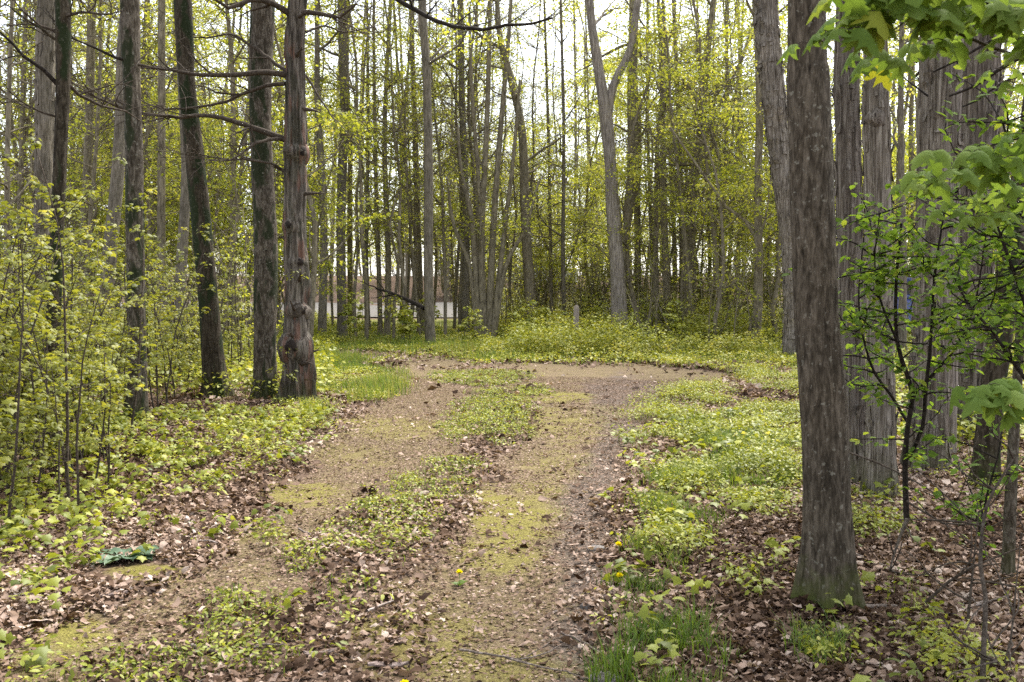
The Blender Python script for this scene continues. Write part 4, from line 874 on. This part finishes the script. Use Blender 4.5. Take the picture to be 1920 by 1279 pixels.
# ------------------------------------------------------------------ small things on the ground
# large-leaved weed
b = ground(240, 1048); b[2] = float(gz(b[0], b[1])); root = thing('broadleaf_weed', 'flat rosette of big blue-green leaves beside the left rut', 'plant', b)
rg = np.random.default_rng(8)
def big_leaf(L, Wd, az, el, bend, tone):
    mb = MB(); n, mth = 9, 5; V = []
    for i in range(n):
        s = i / (n - 1); wv = Wd * math.sin(math.pi * min(1, s * .93 + .05)) ** .8 * (1 + .07 * math.sin(i * 2.1))
        for j in range(mth):
            q = (j - 2) / 2; r_ = L * s; z = math.sin(el) * r_ - bend * r_ * r_ + abs(q) * wv * .35 + .008 * math.sin(i * 1.7 + j * 2)
            V.append((r_ * math.cos(el), q * wv, z))
    V = np.array(V); c, s_ = math.cos(az), math.sin(az); V = np.stack([V[:, 0] * c - V[:, 1] * s_, V[:, 0] * s_ + V[:, 1] * c, np.maximum(V[:, 2], .008) + .01], 1)
    mb.add(V, [(i * mth + j, (i + 1) * mth + j, (i + 1) * mth + j + 1, i * mth + j + 1) for i in range(n - 1) for j in range(mth - 1)], None, tone); return mb
for k in range(11):
    big_leaf(rg.uniform(.17, .25), rg.uniform(.05, .07), k * 6.28 / 11 * 1.0 + rg.normal(0, .15), rg.uniform(.12, .6), rg.uniform(.6, 1.8), rg.uniform(.2, .9)).obj('leaf', M['leaf_rosette'], root)
# dandelions
m, t = nmat('stalk_green'); M['stalk'] = finish(m, t, ramp(t, noise(t, mapping(t, (30, 30, 30)), 1), [(.3, (.10,.15,.03)), (.7, (.16,.2,.05))]), .6)
def dandelion(label, px, py, h, seed):
    g_ = ground(px, py); rg = np.random.default_rng(seed); g_[2] = float(gz(g_[0], g_[1])); root = thing('dandelion', label, 'flower', g_, 'dandelions beside the track')
    mb = MB(); tube(mb, [(0, 0, 0), (.004, 0, h * .5), (.0, .004, h)], [.0028, .0024, .0022], 6); mb.obj('stalk', M['stalk'], root)
    fm = MB(); k = 60; ph = rg.uniform(0, 6.28, k); e = rg.uniform(.1, 1.3, k); D = np.stack([np.cos(ph) * np.cos(e), np.sin(ph) * np.cos(e), np.sin(e)], 1); Nn = np.cross(D, rg.normal(0, 1, (k, 3)))
    place(fm, RHOMB, np.tile([0, .004, h], (k, 1)), .022 * rg.uniform(.8, 1.1, k), D, Nn, rg.uniform(0, 1, k)); fm.obj('flower_head', M['petal'], root)
    lm = MB(); k = 7; ph = rg.uniform(0, 6.28, k); D = np.stack([np.cos(ph), np.sin(ph), rg.uniform(.3, .9, k)], 1); place(lm, RHOMB, np.zeros((k, 3)) + (0, 0, .01), .05 * rg.uniform(.7, 1.2, k), D, np.tile([0, 0, 1.], (k, 1)), rg.uniform(.3, .6, k)); lm.obj('leaves', M['grass'], root)
dandelion('yellow dandelion beside the gravel, farthest on the right verge', 1160, 1046, .09, 1)
dandelion('yellow dandelion at the left of the bright grass tuft', 1162, 1108, .09, 2)
dandelion('yellow dandelion in the dead leaves on the middle strip', 861, 1088, .08, 3)
dandelion('yellow-orange dandelion at the very bottom of the picture', 758, 1292, .05, 4)

def stick(label, pts, r, seed, mat='stick', name='stick', group=None, lift=.02, side=2):
    rg = np.random.default_rng(seed); G = np.array([ground(*p) for p in pts]); G[:, 2] = gz(G[:, 0], G[:, 1]) + lift + rg.uniform(0, .02, len(G)); b = G[0].copy(); C = catmull(G - b, .04); C += rg.normal(0, .002, C.shape)
    mb = MB(); tube(mb, C, np.linspace(r, r * .45, len(C)), 7)
    for _ in range(side):
        k = rg.integers(len(C) // 3, len(C)); dr = C[min(k + 1, len(C) - 1)] - C[k - 1]; Q = limb_path(rg, C[k], math.atan2(dr[1], dr[0]) + rg.choice([-1, 1]) * .6, rg.uniform(0, .3), rg.uniform(.08, .25), 4, .1, 0); tube(mb, Q, np.linspace(r * .5, r * .2, 5), 5)
    o = mb.obj(name, M[mat]); o.location = b; return tag(o, label, 'stick', group)
stick('long thin twig lying across the right rut at the bottom', [(862,1213),(930,1228),(1000,1226),(1060,1205)], .006, 1)
stick('dark twig crossing the gravel in the lower centre', [(950,1228),(1020,1245),(1080,1262)], .005, 2)
stick('dark curved stick on the grassy strip, bottom left of centre', [(360,1205),(420,1222),(500,1222)], .012, 3)
stick('twig angled over the gravel near the right verge', [(1050,1185),(1100,1205),(1150,1245)], .006, 4)
stick('weathered stick poking out of leaves beside the left rut', [(350,975),(365,1005),(372,1030)], .014, 5, 'stick_pale')
stick('pale stick by the green strip above the left rut', [(560,985),(585,1000),(610,1015)], .008, 6)
stick('short twig on the moss in the middle of the right rut', [(690,1150),(720,1140),(745,1130)], .007, 7, 'stick_pale')
stick('dark twig on the leaves below the front tree', [(1470,1115),(1540,1105),(1610,1135)], .008, 8)
stick('long brown branch lying in leaves at the lower right', [(1620,1150),(1700,1135),(1790,1150),(1850,1120)], .013, 9, side=4)
stick('fallen branch among litter under the right shrub', [(1580,1030),(1680,1060),(1760,1050)], .011, 10, side=4)
m, t = nmat('flaky_bark'); h = noise(t, mapping(t, (14, 90, 60)), 1, 4, .7); M['bark_chip'] = finish(m, t, ramp(t, h, [(.3, (.06,.04,.034)), (.5, (.20,.15,.13)), (.7, (.36,.29,.27))]), .95, h, 1, .01)
def chip(label, px, py, L, Wd, az, seed):
    g_ = ground(px, py); rg = np.random.default_rng(seed); V = []; n = 10
    for i in range(n):
        s = i / (n - 1); wv = Wd * (.25 + .6 * math.sin(math.pi * min(1, s * .9 + .1)) + rg.uniform(-.3, .3))
        for q in (-1, -.4, .4, 1): V.append(((s - .5) * L, q * wv, .010 + .007 * (1 - q * q) + .006 * math.sin(s * 5 + seed) + rg.uniform(-.003, .003)))
    V = np.array(V); B = V.copy(); B[:, 2] -= .008; A = np.vstack([V, B]); m4 = len(V); q = []
    for i in range(n - 1):
        for j in range(3): a = i * 4 + j; q += [(a, a + 4, a + 5, a + 1), (m4 + a + 1, m4 + a + 5, m4 + a + 4, m4 + a)]
        q += [(i * 4, m4 + i * 4, m4 + i * 4 + 4, i * 4 + 4), (i * 4 + 3, i * 4 + 7, m4 + i * 4 + 7, m4 + i * 4 + 3)]
    mb = MB(); mb.add(A, q); o = mb.obj('bark_piece', M['bark_chip'], smooth=False); o.location = (g_[0], g_[1], float(gz(g_[0], g_[1])) + .012); o.rotation_euler = (0, 0, az); tag(o, label, 'bark')
chip('pale pinkish slab of bark lying at the bottom centre', 728, 1246, .17, .022, .25, 1); chip('pale pinkish bark chip left of the larger slab', 598, 1228, .13, .02, .3, 2); chip('small pale bark piece on the dead leaves mid strip', 742, 1202, .07, .015, -.3, 3); chip('pale bark piece beside the moss left of the strip', 210, 1115, .15, .02, .4, 4)
# a grey stone in the gravel
def stone(label, px, py, r_, seed):
    g_ = ground(px, py); th = np.linspace(0, 6.283, 17)[:-1]; rows = []
    for e in np.linspace(-.3, 1.5, 7):
        rr = r_ * math.cos(e) * (1 + .3 * (vnoise(np.cos(th) * 1.5, np.sin(th) * 1.5, e * 2, seed) - .5)); rows.append(np.stack([rr * np.cos(th) * 1.3, rr * np.sin(th), np.full(16, r_ * .55 * math.sin(e))], 1))
    q = [(i * 16 + j, i * 16 + (j + 1) % 16, (i + 1) * 16 + (j + 1) % 16, (i + 1) * 16 + j) for i in range(6) for j in range(16)]
    mb = MB(); mb.add(np.vstack(rows), q); o = mb.obj('stone', M['stone']); o.location = (g_[0], g_[1], float(gz(g_[0], g_[1])) + .01); tag(o, label, 'stone')
m, t = nmat('grey_stone'); h = noise(t, mapping(t, (18, 18, 18)), 1, 4); M['stone'] = finish(m, t, ramp(t, h, [(.3, (.07,.06,.055)), (.7, (.22,.20,.185))]), .85, h, .5)
stone('pale grey stone in the gravel of the right rut', 1118, 1022, .05, 1); stone('low grey stone in litter at the right verge edge', 1105, 1130, .035, 2); stone('small grey stone near the bottom of the gravel rut', 1135, 1262, .06, 3)

# fallen branch leaning on the lone slim tree
b = gpt(*(pix(800, 640, 27.2)[:2])); A = np.array([pix(px, py, 27.2 + dd) for px, py, dd in ((796,578,0),(770,565,.3),(735,550,.8),(705,541,1.2))]) - b
root = thing('fallen_branch', 'dark dead branch leaning against the lone slim tree', 'branch', b); mb = MB(); tube(mb, catmull(A, .15), np.linspace(.07, .03, len(catmull(A, .15))), 8)
rg = np.random.default_rng(4)
for _ in range(9): k = rg.uniform(0, 1); p0 = A[0] + (A[-1] - A[0]) * k; tube(mb, limb_path(rg, p0, rg.uniform(0, 6.28), rg.uniform(-1.2, .6), .8, 5, .2, 0), np.linspace(.02, .006, 6), 4)
mb.obj('limb', M['bark_black'], root); lm = MB(); sprays(lm, [pix(733, 556, 27.2) - b, pix(725, 572, 27.2) - b, pix(740, 585, 27.0) - b], .3, 30, .09, rg); lm.obj('foliage', M['leaf_spring'], root)
# wooden post in the undergrowth
b = gpt(*(pix(1080, 640, 29)[:2])); pm = MB()
for z0, z1, hw in ((-.1, 1.0, .06), (1.0, 1.06, .05)):
    pass
tube(pm, [(0, 0, -.1), (0, 0, .5), (.01, 0, 1.08), (.01, 0, 1.13)], [.085, .082, .08, .06], 4); o = pm.obj('wooden_post', M['stick_pale'], smooth=False); o.location = b; tag(o, 'short weathered grey post standing in the undergrowth', 'post')

# ------------------------------------------------------------------ vehicles glimpsed through the trees
def box(mb, c, s, taper=1.0, ty=1.0):
    x, y, z = c; a, b_, h = s[0] / 2, s[1] / 2, s[2] / 2
    V = [(x - a, y - b_, z - h), (x + a, y - b_, z - h), (x + a, y + b_, z - h), (x - a, y + b_, z - h)] + [(x - a * taper, y - b_ * ty, z + h), (x + a * taper, y - b_ * ty, z + h), (x + a * taper, y + b_ * ty, z + h), (x - a * taper, y + b_ * ty, z + h)]
    mb.add(V, [(0, 3, 2, 1), (4, 5, 6, 7), (0, 1, 5, 4), (1, 2, 6, 5), (2, 3, 7, 6), (3, 0, 4, 7)])
def flat_mat(name, col, rough, spec=.5):
    m, t = nmat(name); return finish(m, t, ramp(t, noise(t, mapping(t, (4, 4, 4)), 1), [(.3, tuple(c * .92 for c in col)), (.7, col)]), rough, spec=spec)
M['white'] = flat_mat('white_paint', (.75,.77,.82), .3); M['blue'] = flat_mat('blue_paint', (.07,.09,.30), .3); M['glass'] = flat_mat('dark_glass', (.02,.025,.035), .08); M['tyre'] = flat_mat('rubber', (.02,.02,.02), .8); M['rim'] = flat_mat('alloy', (.4,.4,.42), .4); M['lamp'] = flat_mat('lamp_lens', (.5,.05,.04), .2)
def car(label, x, y, rz, col, L, Wd, hb, hc, cat, name):
    root = thing(name, label, cat, (x, y, float(gz(x, y)) + .07), None, rz)
    mb = MB(); box(mb, (0, 0, .35 + hb / 2), (L, Wd, hb), .97, .96); box(mb, (-.1, 0, .35 + hb + hc / 2), (L * .66, Wd * .92, hc), .82, .82)
    ob = mb.obj('body', M[col], root, smooth=False); bv = ob.modifiers.new('bevel', 'BEVEL'); bv.width = .09; bv.segments = 3
    for s in (-1, 1):
        gm = MB(); box(gm, (-.1, s * Wd * .445, .35 + hb + hc * .52), (L * .52, .03, hc * .6), .86); gm.obj('side_window', M['glass'], root, smooth=False).rotation_euler = (0, 0, 0)
        fm = MB(); box(fm, (-.1 + s * L * .30, 0, .35 + hb + hc * .52), (.05, Wd * .74, hc * .6), .8, .9); fm.obj('windscreen' if s > 0 else 'rear_window', M['glass'], root, smooth=False)
        for f in (-1, 1):
            wm = MB(); c = np.array((f * L * .31, s * Wd * .46, .34)); tube(wm, [c - (0, s * .12, 0), c - (0, s * .1, 0), c + (0, s * .06, 0), c + (0, s * .08, 0)], [.28, .34, .34, .28], 20); wo_ = wm.obj('wheel', M['tyre'], root)
            rm = MB(); tube(rm, [c + (0, s * .05, 0), c + (0, s * .10, 0)], [.21, .19], 16); rm.obj('rim', M['rim'], wo_)
        for f in (-1, 1): tm = MB(); box(tm, (f * L * .485, s * Wd * .38, .35 + hb * .7), (.06, .28, .14)); tm.obj('headlight' if f > 0 else 'tail_light', M['rim' if f > 0 else 'lamp'], root, smooth=False)
    return root
p = pix(1016, 540, 67.5); car('white parked van glimpsed through the trees beyond the clearing', p[0], 66.8, .15, 'white', 4.6, 1.9, .95, 1.0, 'van', 'parked_van')
p = pix(1712, 540, 31); car('dark blue parked car glimpsed behind the right-hand shrub', p[0], 31, .3, 'blue', 4.3, 1.8, .85, .65, 'car', 'parked_car')
